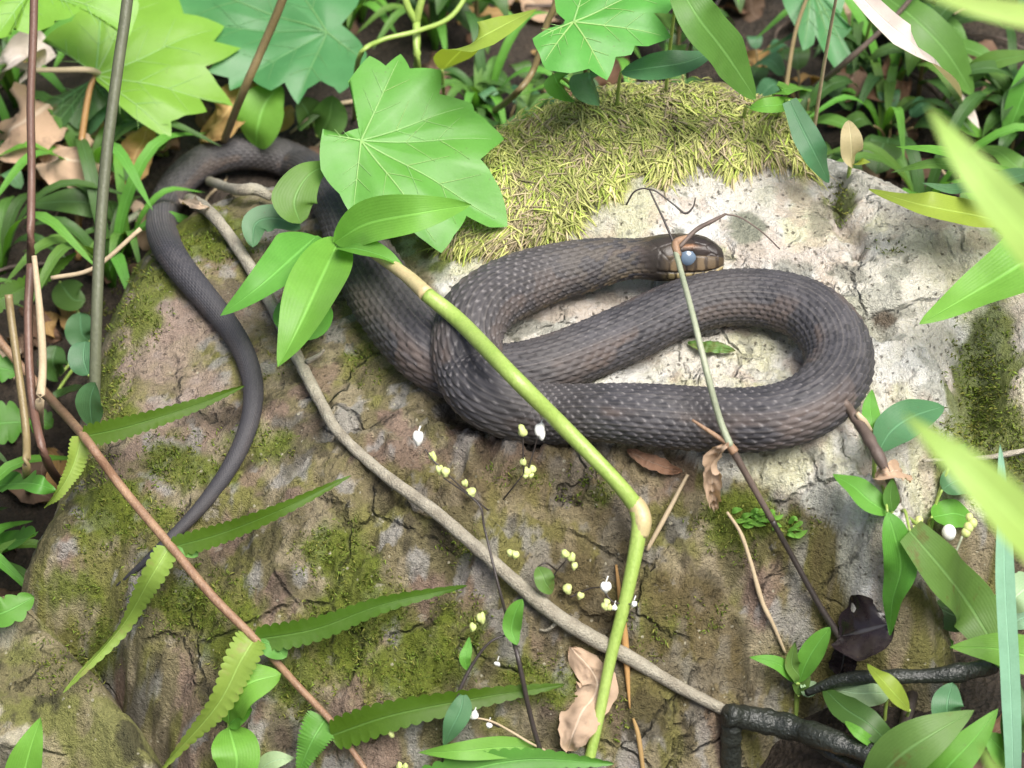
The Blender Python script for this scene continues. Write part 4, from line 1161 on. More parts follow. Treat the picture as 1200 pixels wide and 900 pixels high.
# jointed stem with tendrils in front of the snake's head
t = thing('jointed_stem', 'thin jointed grey-green stem rising past the head of the snake with forked tendrils', 'stem', at_c(985,748,.003))
stemp(t, [(985,748,.004),(962,712,.012),(930,655,.020),(905,610,.026)], [11,8,7,7], 'stem_black', n=30)
stemp(t, [(905,610,.026),(880,566,.038),(856,523,.052)], [8,8,9], 'twig_dark', n=20)
stemp(t, [(856,523,.052),(843,490,.060),(828,435,.070),(812,370,.076),(800,325,.078),(791,292,.076)], [9,8,8,7.5,7,7], 'twig_green', n=50)
stemp(t, [(861,530,.050),(852,518,.053)], [12,10], 'stem_red', name='node')
stemp(t, [(853,520,.052),(838,510,.058),(811,492,.062)], [6,6,3], 'stem_red', name='side_shoot')
stemp(t, [(795,301,.075),(792,285,.078),(806,277,.079)], [8,10,5], 'stem_red', name='node')
stemp(t, [(790,286,.077),(778,258,.083),(767,235,.087),(761,222,.0885)], [3.2,2.4,2.0], 'stem_black', name='tendril')
stemp(t, [(734,240,.080),(742,226,.086),(752,221,.088),(761,222,.0885),(770,225,.088),(790,240,.084),(803,250,.081),(812,243,.08),(815,232,.08)], [2.2,2.2,2.2,2.2,2.0,2.0,3.0,2.0,1.6], 'stem_black', name='tendril', n=40)
stemp(t, [(796,290,.077),(815,270,.080),(835,259,.082),(850,251,.081)], [5,5.5,5,3], 'twig_dark', name='tendril')
stemp(t, [(850,251,.081),(868,255,.078),(893,272,.070),(914,292,.058)], [2.4,2.0,1.8,1.5], 'twig_dark', name='tendril')
leafp(t, [(855,519,.056),(838,540,.046),(834,570,.036),(836,598,.022)], 30, 'dead', 'dead_tan', name='withered_leaf', fold=.3, curl=1.3, wave=.3, crumple=.55, n=40, m=15)

t = thing('twig', 'thin broken tan twig leaning on the brown face below the jointed stem', 'twig', at_c(920,765,.002))
stemp(t, [(920,765,.002),(905,730,.006),(893,705,.008),(880,660,.012),(868,625,.016),(852,600,.014)], [4,5,6,5,5,3], 'twig_tan', n=40, rough=.12)
t = thing('straw', 'short pale straw propped below the withered curl of leaf', 'straw', at_c(758,645,.002))
stemp(t, [(758,645,.002),(780,605,.012),(806,556,.012)], [5,6,4], 'twig_tan')
t = thing('straw', 'long dry tan straw hanging behind the yellow-green stem', 'straw', at_c(738,830,.002))
stemp(t, [(722,662,.004),(728,710,.006),(733,760,.006),(738,830,.003)], [3,7,9,2], 'dead_ochre', n=24)
t = thing('straw', 'short curved tan straw at the foot of the boulder face', 'straw', at_c(754,900,.002))
stemp(t, [(742,842,.004),(748,862,.006),(754,905,.003)], [3,6,5], 'dead_ochre')
t = thing('stick', 'broken dark stick with a pale split end beside the coil', 'stick', at_c(1052,585,.004))
stemp(t, [(988,470,.026),(1004,492,.026),(1024,524,.024),(1040,556,.016),(1053,588,.006)], [9,13,14,11,8], 'twig_dark', n=30, rough=.15)
stemp(t, [(1004,484,.031),(1012,494,.030),(1022,506,.028)], [6,9,4], 'twig_tan', name='split_end')
t = thing('twig', 'slim grey twig crossing the mossy crevice', 'twig', at_c(1160,536,.004))
stemp(t, [(1082,540,.012),(1120,538,.014),(1158,536,.016),(1200,528,.020),(1260,515,.01)], [4,4,6,7,7], 'twig_grey', n=30, rough=.15)
t = thing('stick', 'glossy wet black forked stick in the dark hollow below the boulder', 'stick', at_c(860,895,.0))
stemp(t, [(852,838,.030),(880,842,.034),(925,852,.034),(975,868,.032),(1022,884,.030)], [26,30,30,28,24], 'wet_stick', n=40, sides=12, rough=.10)
stemp(t, [(860,836,.030),(857,860,.022),(856,905,.0)], [24,24,26], 'wet_stick', name='fork', n=20, sides=12, rough=.10)
stemp(t, [(925,850,.030),(960,875,.018),(1010,905,.008)], [14,13,12], 'wet_stick', name='fork', n=16, sides=10, rough=.12)
t = thing('stick', 'dark purple-brown stick lying level in the hollow under the creeping leaves', 'stick', at_c(1130,790,.012))
stemp(t, [(945,812,.032),(985,797,.034),(1040,793,.036),(1090,792,.038),(1125,788,.038),(1165,780,.036)], [10,16,18,18,24,18], 'wet_stick', n=40, sides=10, rough=.14)

# ------------------------------------------------------------------ the fern frond across the boulder
t = thing('fern_frond', 'fern frond with a reddish brown stalk and scalloped dark leaflets lying over the tail', 'fern', at_c(425,898,.012))
RA = [(-60,315,.09),(0,400,.075),(60,468,.062),(97,510,.056),(140,568,.044),(200,640,.036),(250,700,.030),(300,750,.026),(350,805,.022),(392,850,.018),(428,902,.012),(470,960,.012)]
stemp(t, RA, [10,10,11,11,11,11,11,10,9,8,7,6], 'stem_red', name='stalk', n=120, sides=10)
for q in ([(97,512,.056),(150,500,.054),(220,478,.050),(287,452,.044)], [(200,642,.036),(260,625,.038),(330,597,.036),(412,557,.030)],
          [(298,750,.026),(370,737,.030),(450,708,.030),(548,686,.024)], [(388,862,.018),(460,838,.024),(560,818,.026),(662,802,.020)], [(455,940,.012),(540,905,.020),(620,890,.022),(720,895,.014)]):
    leafp(t, q, {97:29, 200:28, 298:34, 388:42, 455:48}[q[0][0]], 'pinna', 'pinna_dark' if q[0][0] < 450 else 'pinna_mid', name='leaflet', fold=.28, roll=-22, wave=.05, m=7)
leafp(t, [(96,512,.056),(86,545,.050),(72,572,.044),(52,596,.036)], 26, 'pinna', 'pinna_light', name='leaflet', fold=.5, roll=[10,48,60], wave=.15, m=7)
leafp(t, [(198,642,.036),(176,678,.038),(142,735,.034),(74,812,.020)], 30, 'pinna', 'pinna_light', name='leaflet', fold=.5, roll=[5,58,66], wave=.1, m=7)
leafp(t, [(299,748,.026),(282,775,.034),(252,830,.032),(188,902,.018)], 42, 'pinna', 'pinna_light', name='leaflet', fold=.4, roll=[-10,30,58], wave=.1, m=7)
leafp(t, [(382,842,.020),(366,868,.026),(350,905,.02)], 46, 'pinna', 'pinna_mid', name='leaflet', fold=.3, roll=[0,10,20], wave=.1, m=7)
leafp(t, [(200,642,.037),(215,640,.040),(232,652,.036)], 24, 'ellip', 'pinna_mid', name='leaflet', fold=.2)
leafp(t, [(300,750,.027),(318,756,.030),(336,770,.026)], 30, 'ellip', 'pinna_mid', name='leaflet', fold=.2)

t, b = rooted('fern_frond', 'single dark serrated fern leaflet poking in beside the dark reddish stalk', 'fern', (-40,372,.05), -.02, .0)
leafp(t, [(-40,366,.075),(0,350,.078),(45,328,.076),(90,296,.066)], 34, 'pinna', 'pinna_dark', name='leaflet', fold=.25, roll=-20)
foot(t, b, (-40,366,.075), 7, 'stem_red', (-.01, 0, 0), 'stalk')
t, b = rooted('small_fern', 'small fern with scalloped pale green leaflets at the foot of the boulder', 'fern', (-30,600,.0), -.01, 0)
foot(t, b, (-22,480,.055), 7, 'stem_olive', (-.01, 0, 0), 'stalk')
for q, w in (([(-20,440,.055),(-5,432,.06),(22,436,.055)], 36), ([(-24,500,.05),(0,496,.056),(37,494,.05)], 54), ([(-24,572,.042),(5,568,.05),(36,566,.05),(66,575,.042)], 40),
             ([(-20,636,.034),(8,636,.04),(42,628,.036)], 38), ([(-24,722,.02),(4,718,.028),(40,700,.026)], 40), ([(36,496,.046),(48,492,.05),(62,500,.046)], 28)):
    leafp(t, q, w, 'fern', 'pinna_mid', name='leaflet', fold=.12, wave=.12)

# ------------------------------------------------------------------ single leaves and small plants, left and top
def leaf_plant(label, leaves, group=None, dx=0, dy=.03, sw=5, smat='stem_green', name='leafy_plant', cat='plant', foot_px=None):
    """leaves: (points, width, profile, material, options)"""
    first = leaves[0][0][0]
    t, b = rooted(name, label, cat, foot_px or first, dx, dy, group)
    done = []
    for q, w, pr, mt, kw in leaves:
        leafp(t, q, w, pr, mt, **kw)
        p0 = pt(q[0])
        if np.linalg.norm(p0 - b) > .004:
            mid = (b + p0) / 2 + np.array([0, .004, .004])
            tube('stem', [b, mid, p0], [.5 * sw * pxm(p0), .45 * sw * pxm(p0), .32 * sw * pxm(p0)], M[smat], t, sides=6)
    return t

leaf_plant('yellowing oval leaf leaning over the dark gap behind the toothed lobed leaf', [([(518,82,.075),(545,56,.10),(590,30,.11),(630,10,.10)], 50, 'lance', 'leaf_yellow', dict(fold=.15, roll=8))], dy=.03)
leaf_plant('fresh oval leaf tucked upright behind the top of the snake arch', [([(300,172,.03),(302,150,.05),(312,120,.065),(330,100,.07)], 58, 'ellip', 'leaf_fresh', dict(fold=.12, roll=6))], dy=.02)
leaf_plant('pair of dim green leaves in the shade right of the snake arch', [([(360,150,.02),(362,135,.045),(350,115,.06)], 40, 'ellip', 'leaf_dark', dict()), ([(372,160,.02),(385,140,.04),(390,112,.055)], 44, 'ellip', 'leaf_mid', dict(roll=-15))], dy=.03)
leaf_plant('broad mid green strap leaf standing behind the moss crest', [([(795,-20,.13),(818,20,.12),(850,62,.09),(886,116,.045)], 58, 'strap', 'leaf_mid', dict(fold=.12, roll=-5))], dy=.06)
leaf_plant('glossy dark pointed leaf lying flat behind the moss crest', [([(728,84,.06),(760,80,.07),(800,74,.07),(842,58,.065)], 42, 'lance', 'leaf_blue', dict(fold=.15, roll=10))], dy=.04)
leaf_plant('veined grey-green leaf drooping right onto the moss', [([(690,84,.05),(692,95,.045),(700,108,.03)], 58, 'round', 'leaf_blue', dict(fold=.05)), ([(648,86,.05),(655,100,.04),(668,112,.02)], 40, 'round', 'leaf_bright', dict(fold=.05))], dy=.03)
leaf_plant('small pale green leaf and a notched leaf over the right end of the moss', [([(878,126,.035),(898,124,.042),(920,122,.042),(941,116,.036)], 22, 'lance', 'leaf_bright', dict(fold=.15)), ([(905,112,.03),(922,104,.04),(944,104,.04)], 36, 'ellip', 'leaf_bright', dict(fold=.15))], dy=.03)
leaf_plant('long dark blue-green blade bending down behind the right end of the moss', [([(925,118,.06),(940,150,.055),(955,180,.045),(972,214,.02)], 32, 'strap', 'leaf_blue', dict(fold=.1, roll=-10))], dy=.05)
leaf_plant('little cream-coloured leaf standing upright behind the white corner of the boulder', [([(999,196,.012),(998,180,.03),(997,160,.045),(994,141,.058)], 28, 'ellip', 'dead_cream', dict(fold=.15)), ([(998,194,.012),(1008,190,.018),(1020,190,.016)], 12, 'lance', 'leaf_yellow', dict())], dy=.01)
leaf_plant('bleached dead strap leaf arching down behind the boulder', [([(985,-30,.15),(1030,18,.14),(1078,60,.115),(1122,108,.08),(1148,152,.045)], 36, 'strap', 'dead_white', dict(fold=.25, roll=-10, wave=.15))], smat='twig_tan', dy=.05)
leaf_plant('wide green strap leaf beside the bleached dead one', [([(1030,-10,.12),(1072,22,.12),(1110,62,.10),(1141,112,.06)], 46, 'strap', 'leaf_mid', dict(fold=.15, roll=-8))], dy=.05)
leaf_plant('narrow dark strap leaf curving up to the right behind the boulder', [([(1112,112,.03),(1135,90,.06),(1165,72,.075),(1220,62,.08)], 26, 'strap', 'leaf_mid', dict(fold=.15))], dy=.02)
leaf_plant('hanging blunt leaf beside the curving dark strap leaf', [([(1225,55,.09),(1208,90,.08),(1192,130,.06),(1178,164,.04)], 34, 'ellip', 'leaf_bright', dict(fold=.15))], dy=.03, dx=.02)
leaf_plant('slim yellowish leaf below the tip of the bleached dead leaf', [([(1152,160,.03),(1135,148,.04),(1115,136,.045),(1093,127,.04)], 22, 'lance', 'leaf_bright', dict(fold=.15))], dy=.02)
leaf_plant('plant of three lance leaves rising behind the white corner of the boulder', [([(1200,205,.03),(1150,192,.05),(1100,176,.055),(1050,172,.05)], 24, 'lance', 'leaf_bright', dict(fold=.15)), ([(1210,225,.03),(1160,205,.04),(1100,192,.045),(1044,202,.035)], 26, 'lance', 'leaf_mid', dict(fold=.15)), ([(1225,215,.03),(1195,198,.05),(1170,178,.05),(1145,172,.04)], 34, 'broad', 'leaf_mid', dict(fold=.15)), ([(1215,200,.03),(1170,212,.05),(1120,222,.045),(1080,214,.04)], 30, 'lance', 'leaf_blue', dict(fold=.15))], dy=.03, dx=.01)
leaf_plant('lime green pointed leaf resting on the right lump of the boulder', [([(1185,262,.035),(1140,252,.045),(1080,240,.045),(1018,222,.030)], 44, 'lance', 'leaf_yellow', dict(fold=.18, roll=-14)), ([(1182,262,.035),(1200,250,.04),(1240,246,.03)], 34, 'lance', 'leaf_bright', dict(fold=.2))], dy=.06, dx=.03)
leaf_plant('large bright leaf with a scarred midrib reaching in over the pale stone', [([(1260,268,.09),(1200,308,.10),(1140,344,.09),(1077,380,.06)], 84, 'broad', 'leaf_fresh', dict(fold=.14, roll=-10))], dy=.05, dx=.06)
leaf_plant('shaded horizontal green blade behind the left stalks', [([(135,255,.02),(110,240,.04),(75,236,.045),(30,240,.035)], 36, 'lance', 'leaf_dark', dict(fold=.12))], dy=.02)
leaf_plant('dark rounded creeping leaves low beside the left edge of the boulder', [([(104,400,.02),(96,390,.03),(94,366,.04)], 38, 'round', 'leaf_blue', dict()), ([(104,440,.015),(98,420,.03),(100,400,.035)], 36, 'round', 'leaf_blue', dict()), ([(108,500,.01),(106,470,.03),(112,448,.04)], 34, 'ellip', 'leaf_blue', dict()), ([(60,470,.01),(75,462,.025),(98,455,.03)], 26, 'lance', 'leaf_dark', dict()), ([(70,440,.01),(62,425,.03),(66,405,.035)], 34, 'round', 'leaf_dark', dict()), ([(70,330,.02),(85,350,.03),(100,352,.03)], 40, 'ellip', 'leaf_dark', dict())], dy=.01)
leaf_plant('green leaf pair in the dark between the dead leaves and the snake arch', [([(190,175,.02),(180,160,.035),(165,160,.03)], 30, 'ellip', 'leaf_mid', dict()), ([(172,150,.02),(150,140,.04),(135,150,.035)], 44, 'ellip', 'leaf_dark', dict()), ([(95,160,.03),(110,140,.05),(130,118,.055)], 26, 'lance', 'leaf_blue', dict())], dy=.02)
leaf_plant('upright pale green leaf tip poking up before the lower left stone', [([(22,960,.01),(26,920,.02),(35,880,.03),(48,840,.035)], 46, 'lance', 'leaf_fresh', dict(fold=.25))], dy=.0)
leaf_plant('glossy bright green seedling with two rounded leaves at the foot of the fern', [([(268,848,.012),(270,825,.026),(290,802,.034),(330,790,.030)], 58, 'ellip', 'leaf_fresh', dict(fold=.12, roll=10)), ([(268,852,.012),(274,872,.024),(278,890,.028),(276,915,.022)], 56, 'round', 'leaf_fresh', dict(fold=.1)), ([(268,850,.012),(280,838,.022),(296,832,.026)], 30, 'ellip', 'leaf_bright', dict(fold=.2))], dy=.0)
leaf_plant('pale blue-green leaf low beside the seedling and fern tip', [([(300,905,.008),(320,892,.016),(345,888,.014)], 24, 'lance', 'leaf_pale', dict())], dy=0)

# ------------------------------------------------------------------ wiry dark plant at the bottom with little leaves
t = thing('wiry_plant', 'wiry black-stemmed plant with small pale leaves below the grey twig', 'plant', at_c(640,905,.004))
stemp(t, [(640,905,.006),(622,840,.020),(608,775,.030),(600,745,.034),(585,690,.040),(568,620,.046),(560,590,.046),(520,560,.040)], [7,6,6,5,3.5,3,2.5,1.5], 'stem_black', n=60)
stemp(t, [(600,742,.034),(575,752,.034),(556,775,.030),(540,806,.026),(524,850,.020),(517,905,.008)], [3,3,4,5,4,3], 'stem_black', n=40)
stemp(t, [(640,880,.012),(620,870,.018),(600,858,.022),(575,845,.024),(548,840,.024)], [3,3,3,2.5,2], 'twig_tan', n=24)
leafp(t, [(606,756,.034),(600,738,.040),(604,718,.042),(612,702,.040)], 23, 'ellip', 'leaf_bright', fold=.3)
leafp(t, [(544,812,.026),(540,832,.032),(530,852,.030),(520,874,.022)], 28, 'lance', 'leaf_blue', fold=.15)
leafp(t, [(548,785,.028),(545,772,.034),(548,760,.034),(550,746,.032)], 14, 'lance', 'leaf_bright', fold=.2)
leafp(t, [(636,877,.014),(590,876,.026),(540,880,.028),(490,882,.022)], 27, 'lance', 'leaf_fresh', fold=.18, roll=12)
leafp(t, [(648,694,.016),(640,684,.022),(636,674,.024),(630,664,.022)], 24, 'ellip', 'leaf_bronze', fold=.2)

def spray(label, stems, buds):
    """thin flowering stalk: stems as photo points, buds (x, y, clearance, diameter px, length ratio, colour)"""
    t = thing('bud_spray', label, 'flower buds', at_c(stems[0][0][0], stems[0][0][1], .0), None)
    for q in stems: stemp(t, q, [2.4, 2.0, 1.4], 'stem_black')
    for x_, y_, h_, d_, ra, c_ in buds:
        c = at_c(x_, y_, h_); r_ = d_ * .5 * pxm(c)
        bd = ball('bud', c, r_ * rng.uniform(.8, 1.05), M['bud_white' if c_ == 'w' else 'bud_green'], t, squash=ra * rng.uniform(.95, 1.3), n=9, axis=norm(UPV + np.array([rng.normal(0, .6), 0, 0])))
        for v_ in bd.data.vertices:
            l_ = v_.co - Vector(c - ORIG[t]); a_ = math.atan2(l_.z, l_.x)
            v_.co = Vector(c - ORIG[t]) + l_ * (1 + .13 * math.sin(3 * a_ + x_) + .08 * math.sin(5 * a_ + y_))
        if c_ == 'w': tube('style', [c + UPV * r_ * .9, c + UPV * r_ * 2.0 + RGT * r_ * .4], r_ * .14, M['bud_white'], t, sides=5)
    return t
spray('wiry bud spray with one white bud over the brown ridge left of the coil', [[(572,598,.004),(545,575,.016),(518,550,.026)], [(518,550,.026),(508,540,.03),(498,526,.034)]],
      [(490,513,.036,14,1.4,'w'),(507,535,.030,9,1.3,'g'),(515,550,.026,10,1.2,'g'),(522,553,.025,10,1.2,'g'),(552,577,.012,14,.9,'g'),(545,566,.015,8,1,'g')])
spray('bud spray with a white bud against the shadowed side of the coil', [[(590,585,.003),(602,570,.018),(613,556,.028)], [(614,555,.028),(613,530,.036),(613,510,.042)], [(618,552,.028),(625,530,.036),(630,512,.042)]],
      [(612,505,.043,10,1.5,'g'),(633,505,.043,13,1.35,'w'),(613,541,.031,10,1.2,'g'),(617,553,.028,10,1,'g'),(624,550,.028,10,1,'g'),(616,558,.027,7,1,'g'),(622,557,.027,7,1,'g')])
spray('pale green bud spray between the grey twig and the yellow-green stem', [[(640,690,.004),(652,670,.014),(664,656,.022)], [(652,668,.014),(640,660,.02),(630,664,.02)]],
      [(662,649,.024,12,1,'g'),(670,653,.023,10,1,'g'),(673,663,.018,9,1,'g'),(604,650,.018,11,1,'g'),(598,648,.018,8,1,'g'),(665,690,.012,11,1,'g'),(680,698,.012,9,1,'g')])
spray('white and green bud spray touching the yellow-green stem low down', [[(668,700,.006),(690,690,.018),(705,688,.024)], [(705,688,.024),(718,705,.028),(740,708,.026)]],
      [(710,688,.026,13,.8,'w'),(709,710,.028,9,1,'g'),(714,712,.028,8,1,'g'),(720,712,.03,8,1,'w'),(743,708,.026,10,.8,'w'),(711,705,.028,8,1,'g')])
spray('small white buds on a stalk above the narrow bright leaf at the bottom', [[(585,852,.010),(570,845,.02),(556,838,.026)]],
      [(556,838,.027,9,1,'w'),(549,838,.027,7,1,'w'),(573,850,.024,9,.8,'w'),(583,778,.02,9,.5,'w'),(554,735,.022,9,1.4,'g'),(564,724,.02,10,1.1,'g')])
spray('green bud cluster over the dark leaflet at the bottom left of the wiry plant', [[(480,905,.004),(472,895,.012),(464,890,.016)]],
      [(468,897,.016,8,1,'g'),(475,898,.016,8,1,'g'),(458,859,.02,9,1.5,'g')])

# ------------------------------------------------------------------ dead leaves that can be told apart
def dead(label, q, w, mat, h=None, **kw):
    t = thing('dead_leaf', label, 'dead leaf', at_c(q[0][0], q[0][1], .0))
    kw.setdefault('crumple', .28); kw['wave'] = kw.get('wave', .2) * .6
    leafp(t, q, w, kw.pop('prof', 'dead'), mat, name='leaf_blade', n=40, m=17, **kw)
    return t
dead('mottled brown dead leaf lying under the yellow-green stem at the bottom', [(665,880,.006),(680,840,.012),(700,800,.010),(668,758,.012)], 54, 'dead_brown', fold=.1, wave=.35, cup=.15)
bpy.data.objects[col.objects[-1].name].data.materials[0] = M['dead_tan']
dead('large curled beige dead leaf behind the dark reddish stalk', [(0,178,.02),(25,150,.05),(55,130,.055),(80,118,.04)], 92, 'dead_tan', fold=.15, wave=.5, cup=.2)
dead('crumpled beige dead leaf between the two left stalks', [(50,190,.03),(80,190,.05),(105,195,.045),(125,210,.02)], 70, 'dead_tan', fold=.2, wave=.5, cup=.2)
dead('ochre dead leaf standing on edge beside the dull green stalk', [(150,215,.02),(156,195,.04),(165,170,.05),(175,148,.05)], 46, 'dead_ochre', fold=.2, wave=.3)
dead('ochre brown dead leaf leaning behind the olive stalk', [(240,165,.02),(262,140,.05),(280,115,.06),(300,98,.05)], 52, 'dead_ochre', fold=.15, wave=.3)
dead('tattered grey dead leaf curled at the left behind the stalks', [(0,95,.04),(12,75,.06),(30,70,.055),(30,95,.03)], 40, 'dead_white', fold=.4, wave=.8, curl=1.2)
dead('cupped rust brown dead leaf on the dark soil behind the boulder', [(1000,80,.02),(1020,95,.035),(1045,100,.03),(1064,95,.02)], 62, 'dead_brown', fold=.3, wave=.4)
dead('rust brown dead leaf half hidden beside the cupped one', [(985,120,.015),(998,100,.04),(1008,80,.045)], 46, 'dead_brown', fold=.2, wave=.4, roll=30)
dead('flat brown dead leaf lodged in the crack below the coil', [(735,528,.004),(755,538,.008),(780,548,.008),(800,552,.004)], 20, 'dead_brown', fold=.1, wave=.3)
dead('reddish bronze leaf fragment with a green half inside the loop of the snake', [(806,402,.003),(825,406,.006),(845,408,.006),(862,411,.003)], 16, 'leaf_bronze', fold=.1, wave=.2)
dead('black rotting leaf curled in the hollow by the foot of the jointed stem', [(985,745,.012),(1005,742,.022),(1030,735,.020),(1048,730,.01)], 80, 'black_wet', prof='ellip', fold=.3, wave=.2, curl=.7, crumple=.08)
dead('thin black wet leaf standing below the rotting curled one', [(985,790,.004),(988,772,.016),(992,750,.024)], 34, 'black_wet', prof='ellip', fold=.3, wave=.2, crumple=.08)
dead('small curled cream dead leaf beside the snake arch on the mossy stone', [(214,236,.012),(228,240,.02),(246,244,.016)], 18, 'dead_tan', fold=.4, wave=.4)
dead('brown dead leaf with pale rim under the leaf at the broken stick', [(1028,560,.01),(1045,552,.02),(1066,560,.016)], 32, 'dead_tan', fold=.2, wave=.4)

# ------------------------------------------------------------------ plants in the hollow at the lower right
leaf_plant('blue-green oval leaf joined to the broken dark stick', [([(1029,530,.022),(1045,505,.034),(1070,488,.038),(1106,476,.028)], 46, 'ellip', 'leaf_blue', dict(fold=.15, roll=-6)), ([(1026,512,.018),(1022,495,.022),(1020,475,.022),(1022,456,.018)], 22, 'lance', 'leaf_bright', dict(fold=.15))], dy=.0)
leaf_plant('light green folded leaf over the white foot of the boulder', [([(1044,602,.015),(1020,588,.028),(1000,570,.032),(976,556,.028)], 34, 'lance', 'leaf_bright', dict(fold=.3, roll=-10)), ([(1046,600,.015),(1044,580,.02),(1046,560,.022)], 20, 'lance', 'leaf_mid', dict(fold=.2))], dy=.0)
leaf_plant('twisted pale green ribbon leaf hanging below the white stone foot', [([(1040,600,.035),(1048,625,.045),(1056,665,.050),(1046,705,.045),(1043,746,.03)], 40, 'lance', 'leaf_bright', dict(fold=.2, roll=[0,-10,-40,-60]))], dy=.03)
leaf_plant('wide dark strap leaf slanting down across the hollow', [([(1066,622,.05),(1105,668,.06),(1140,715,.055),(1185,790,.04)], 62, 'strap', 'leaf_bronze', dict(fold=.12, roll=-10)), ([(1140,690,.04),(1165,715,.05),(1190,745,.04)], 34, 'lance', 'leaf_bright', dict())], dy=.03)
t, b = rooted('bud_plant', 'dark upright stem with oval leaves and yellow bud clusters in the hollow', 'plant', (1057,865,.01))
tube('stem', [b, at_c(1058,862,.02), at_t(1078,775,1.475), at_t(1092,715,1.465)], [.0042,.004,.0034,.0022], M['stem_black'], t, n=30)
tube('stem', [at_t(1092,715,1.465), at_t(1108,675,1.46), at_t(1128,628,1.455)], [.0014,.001,.0008], M['twig_green'], t)
tube('stem', [at_t(1092,712,1.465), at_t(1082,660,1.46), at_t(1070,634,1.455)], [.001,.0008,.0007], M['twig_green'], t)
for x_, y_, d_, c_ in ((1066,626,12,'g'),(1075,620,11,'g'),(1077,610,10,'g'),(1068,620,9,'g'),(1135,618,12,'g'),(1140,613,11,'g'),(1132,624,11,'g'),(1136,606,9,'g'),(1112,624,17,'w')):
    c = at_t(x_, y_, 1.455); ball('bud', c, d_ * .5 * pxm(c), M['bud_white' if c_ == 'w' else 'bud_green'], t, squash=1.15, n=9, axis=UPV)
leafp(t, [(1092,708,1.464),(1075,690,1.452),(1058,680,1.45),(1036,674,1.455)], 34, 'lance', 'leaf_bright', fold=.12)
leafp(t, [(1094,705,1.466),(1106,715,1.462),(1122,720,1.462),(1132,705,1.468)], 44, 'ellip', 'leaf_dark', fold=.12)
leafp(t, [(1080,752,1.472),(1090,756,1.466),(1104,755,1.464),(1118,752,1.468)], 24, 'ellip', 'leaf_bright', fold=.1)
leafp(t, [(1078,772,1.474),(1066,772,1.47),(1054,768,1.472)], 18, 'ellip', 'leaf_bright', fold=.1)
leafp(t, [(1080,768,1.474),(1092,775,1.47),(1104,782,1.474)], 28, 'ellip', 'leaf_bright', fold=.1)
leaf_plant('round apple-green leaf and a glassy blue-green one behind the yellow buds', [([(1092,606,.02),(1104,604,.026),(1120,602,.026),(1140,608,.02)], 36, 'round', 'leaf_bright', dict(fold=.05)), ([(1104,574,.02),(1116,566,.026),(1130,562,.024),(1144,570,.018)], 38, 'round', 'leaf_blue', dict(fold=.05)), ([(1112,548,.016),(1120,535,.024),(1132,520,.024)], 24, 'lance', 'leaf_mid', dict())], dy=.0)
leaf_plant('bright lime lance leaf spreading past the upright grass blade', [([(1250,775,.05),(1210,770,.055),(1165,760,.055),(1113,758,.045)], 46, 'lance', 'leaf_fresh', dict(fold=.15, roll=6))], dx=.03, dy=.02)
leaf_plant('pale folded leaf lying above the wet black stick', [([(1042,814,.025),(1025,812,.030),(1000,812,.030),(974,806,.026)], 36, 'ellip', 'leaf_pale', dict(fold=.12))], dy=.0)
leaf_plant('narrow yellow-green leaf tilted on edge above the dark hollow', [([(1066,832,.03),(1050,815,.045),(1032,795,.05),(1016,778,.048)], 28, 'lance', 'leaf_yellow', dict(fold=.3, roll=-20))], dy=.0)
leaf_plant('large olive leaf with bronze mottling at the bottom of the hollow', [([(1015,930,.02),(1050,890,.05),(1090,862,.06),(1142,832,.05)], 62, 'lance', 'leaf_bronze', dict(fold=.12)), ([(1080,940,.02),(1110,900,.05),(1140,868,.055),(1170,830,.05)], 44, 'lance', 'leaf_bright', dict(fold=.15))], dy=.0)
leaf_plant('dark arching leaves behind the large olive leaf', [([(1050,880,.02),(1020,850,.035),(990,830,.035),(965,806,.03)], 34, 'strap', 'leaf_dark', dict(fold=.15)), ([(1036,880,.02),(1010,862,.04),(990,845,.04)], 14, 'strap', 'leaf_bright', dict(fold=.15)), ([(1120,860,.01),(1110,830,.035),(1116,800,.04)], 40, 'ellip', 'leaf_blue', dict(fold=.1)), ([(1190,900,.01),(1175,880,.03),(1155,860,.035)], 34, 'ellip', 'leaf_bright', dict(fold=.1)), ([(1200,880,.01),(1190,850,.04),(1195,800,.05)], 40, 'lance', 'leaf_dark', dict(fold=.1))], dy=.0)
leaf_plant('small seedling with a reddish tip at the foot of the brown rock face', [([(936,815,.02),(938,795,.03),(928,778,.036),(932,752,.04)], 24, 'lance', 'leaf_bronze', dict(fold=.3)), ([(936,800,.028),(946,775,.038),(958,755,.04),(973,735,.036)], 28, 'ellip', 'leaf_bright', dict(fold=.15)), ([(934,800,.028),(918,782,.034),(900,774,.034),(878,770,.03)], 18, 'lance', 'leaf_bright', dict(fold=.15)), ([(938,808,.022),(948,806,.026),(946,798,.026)], 22, 'ellip', 'leaf_pale', dict())], dy=.0)
leaf_plant('pale silvery leaves low behind the upright grass blade', [([(1180,712,.02),(1190,700,.03),(1202,690,.03),(1216,684,.02)], 44, 'round', 'leaf_pale', dict()), ([(1184,735,.01),(1196,725,.02),(1212,722,.02)], 30, 'ellip', 'blade_blue', dict())], dy=.0)
t, b = rooted('tall_grass', 'upright blue-green grass blade with fine parallel ribs', 'grass', (1186,930,.02))
blade('leaf_blade', [b, at_t(1187,910,1.40), at_t(1184,800,1.39), at_t(1178,690,1.385), at_t(1176,600,1.385), at_t(1172,520,1.39)], 11.5 * pxm(at_t(1187, 900, 1.4)), 'strap', M['blade_blue'], t, fold=.12, nrm=TOCAM, n=40)

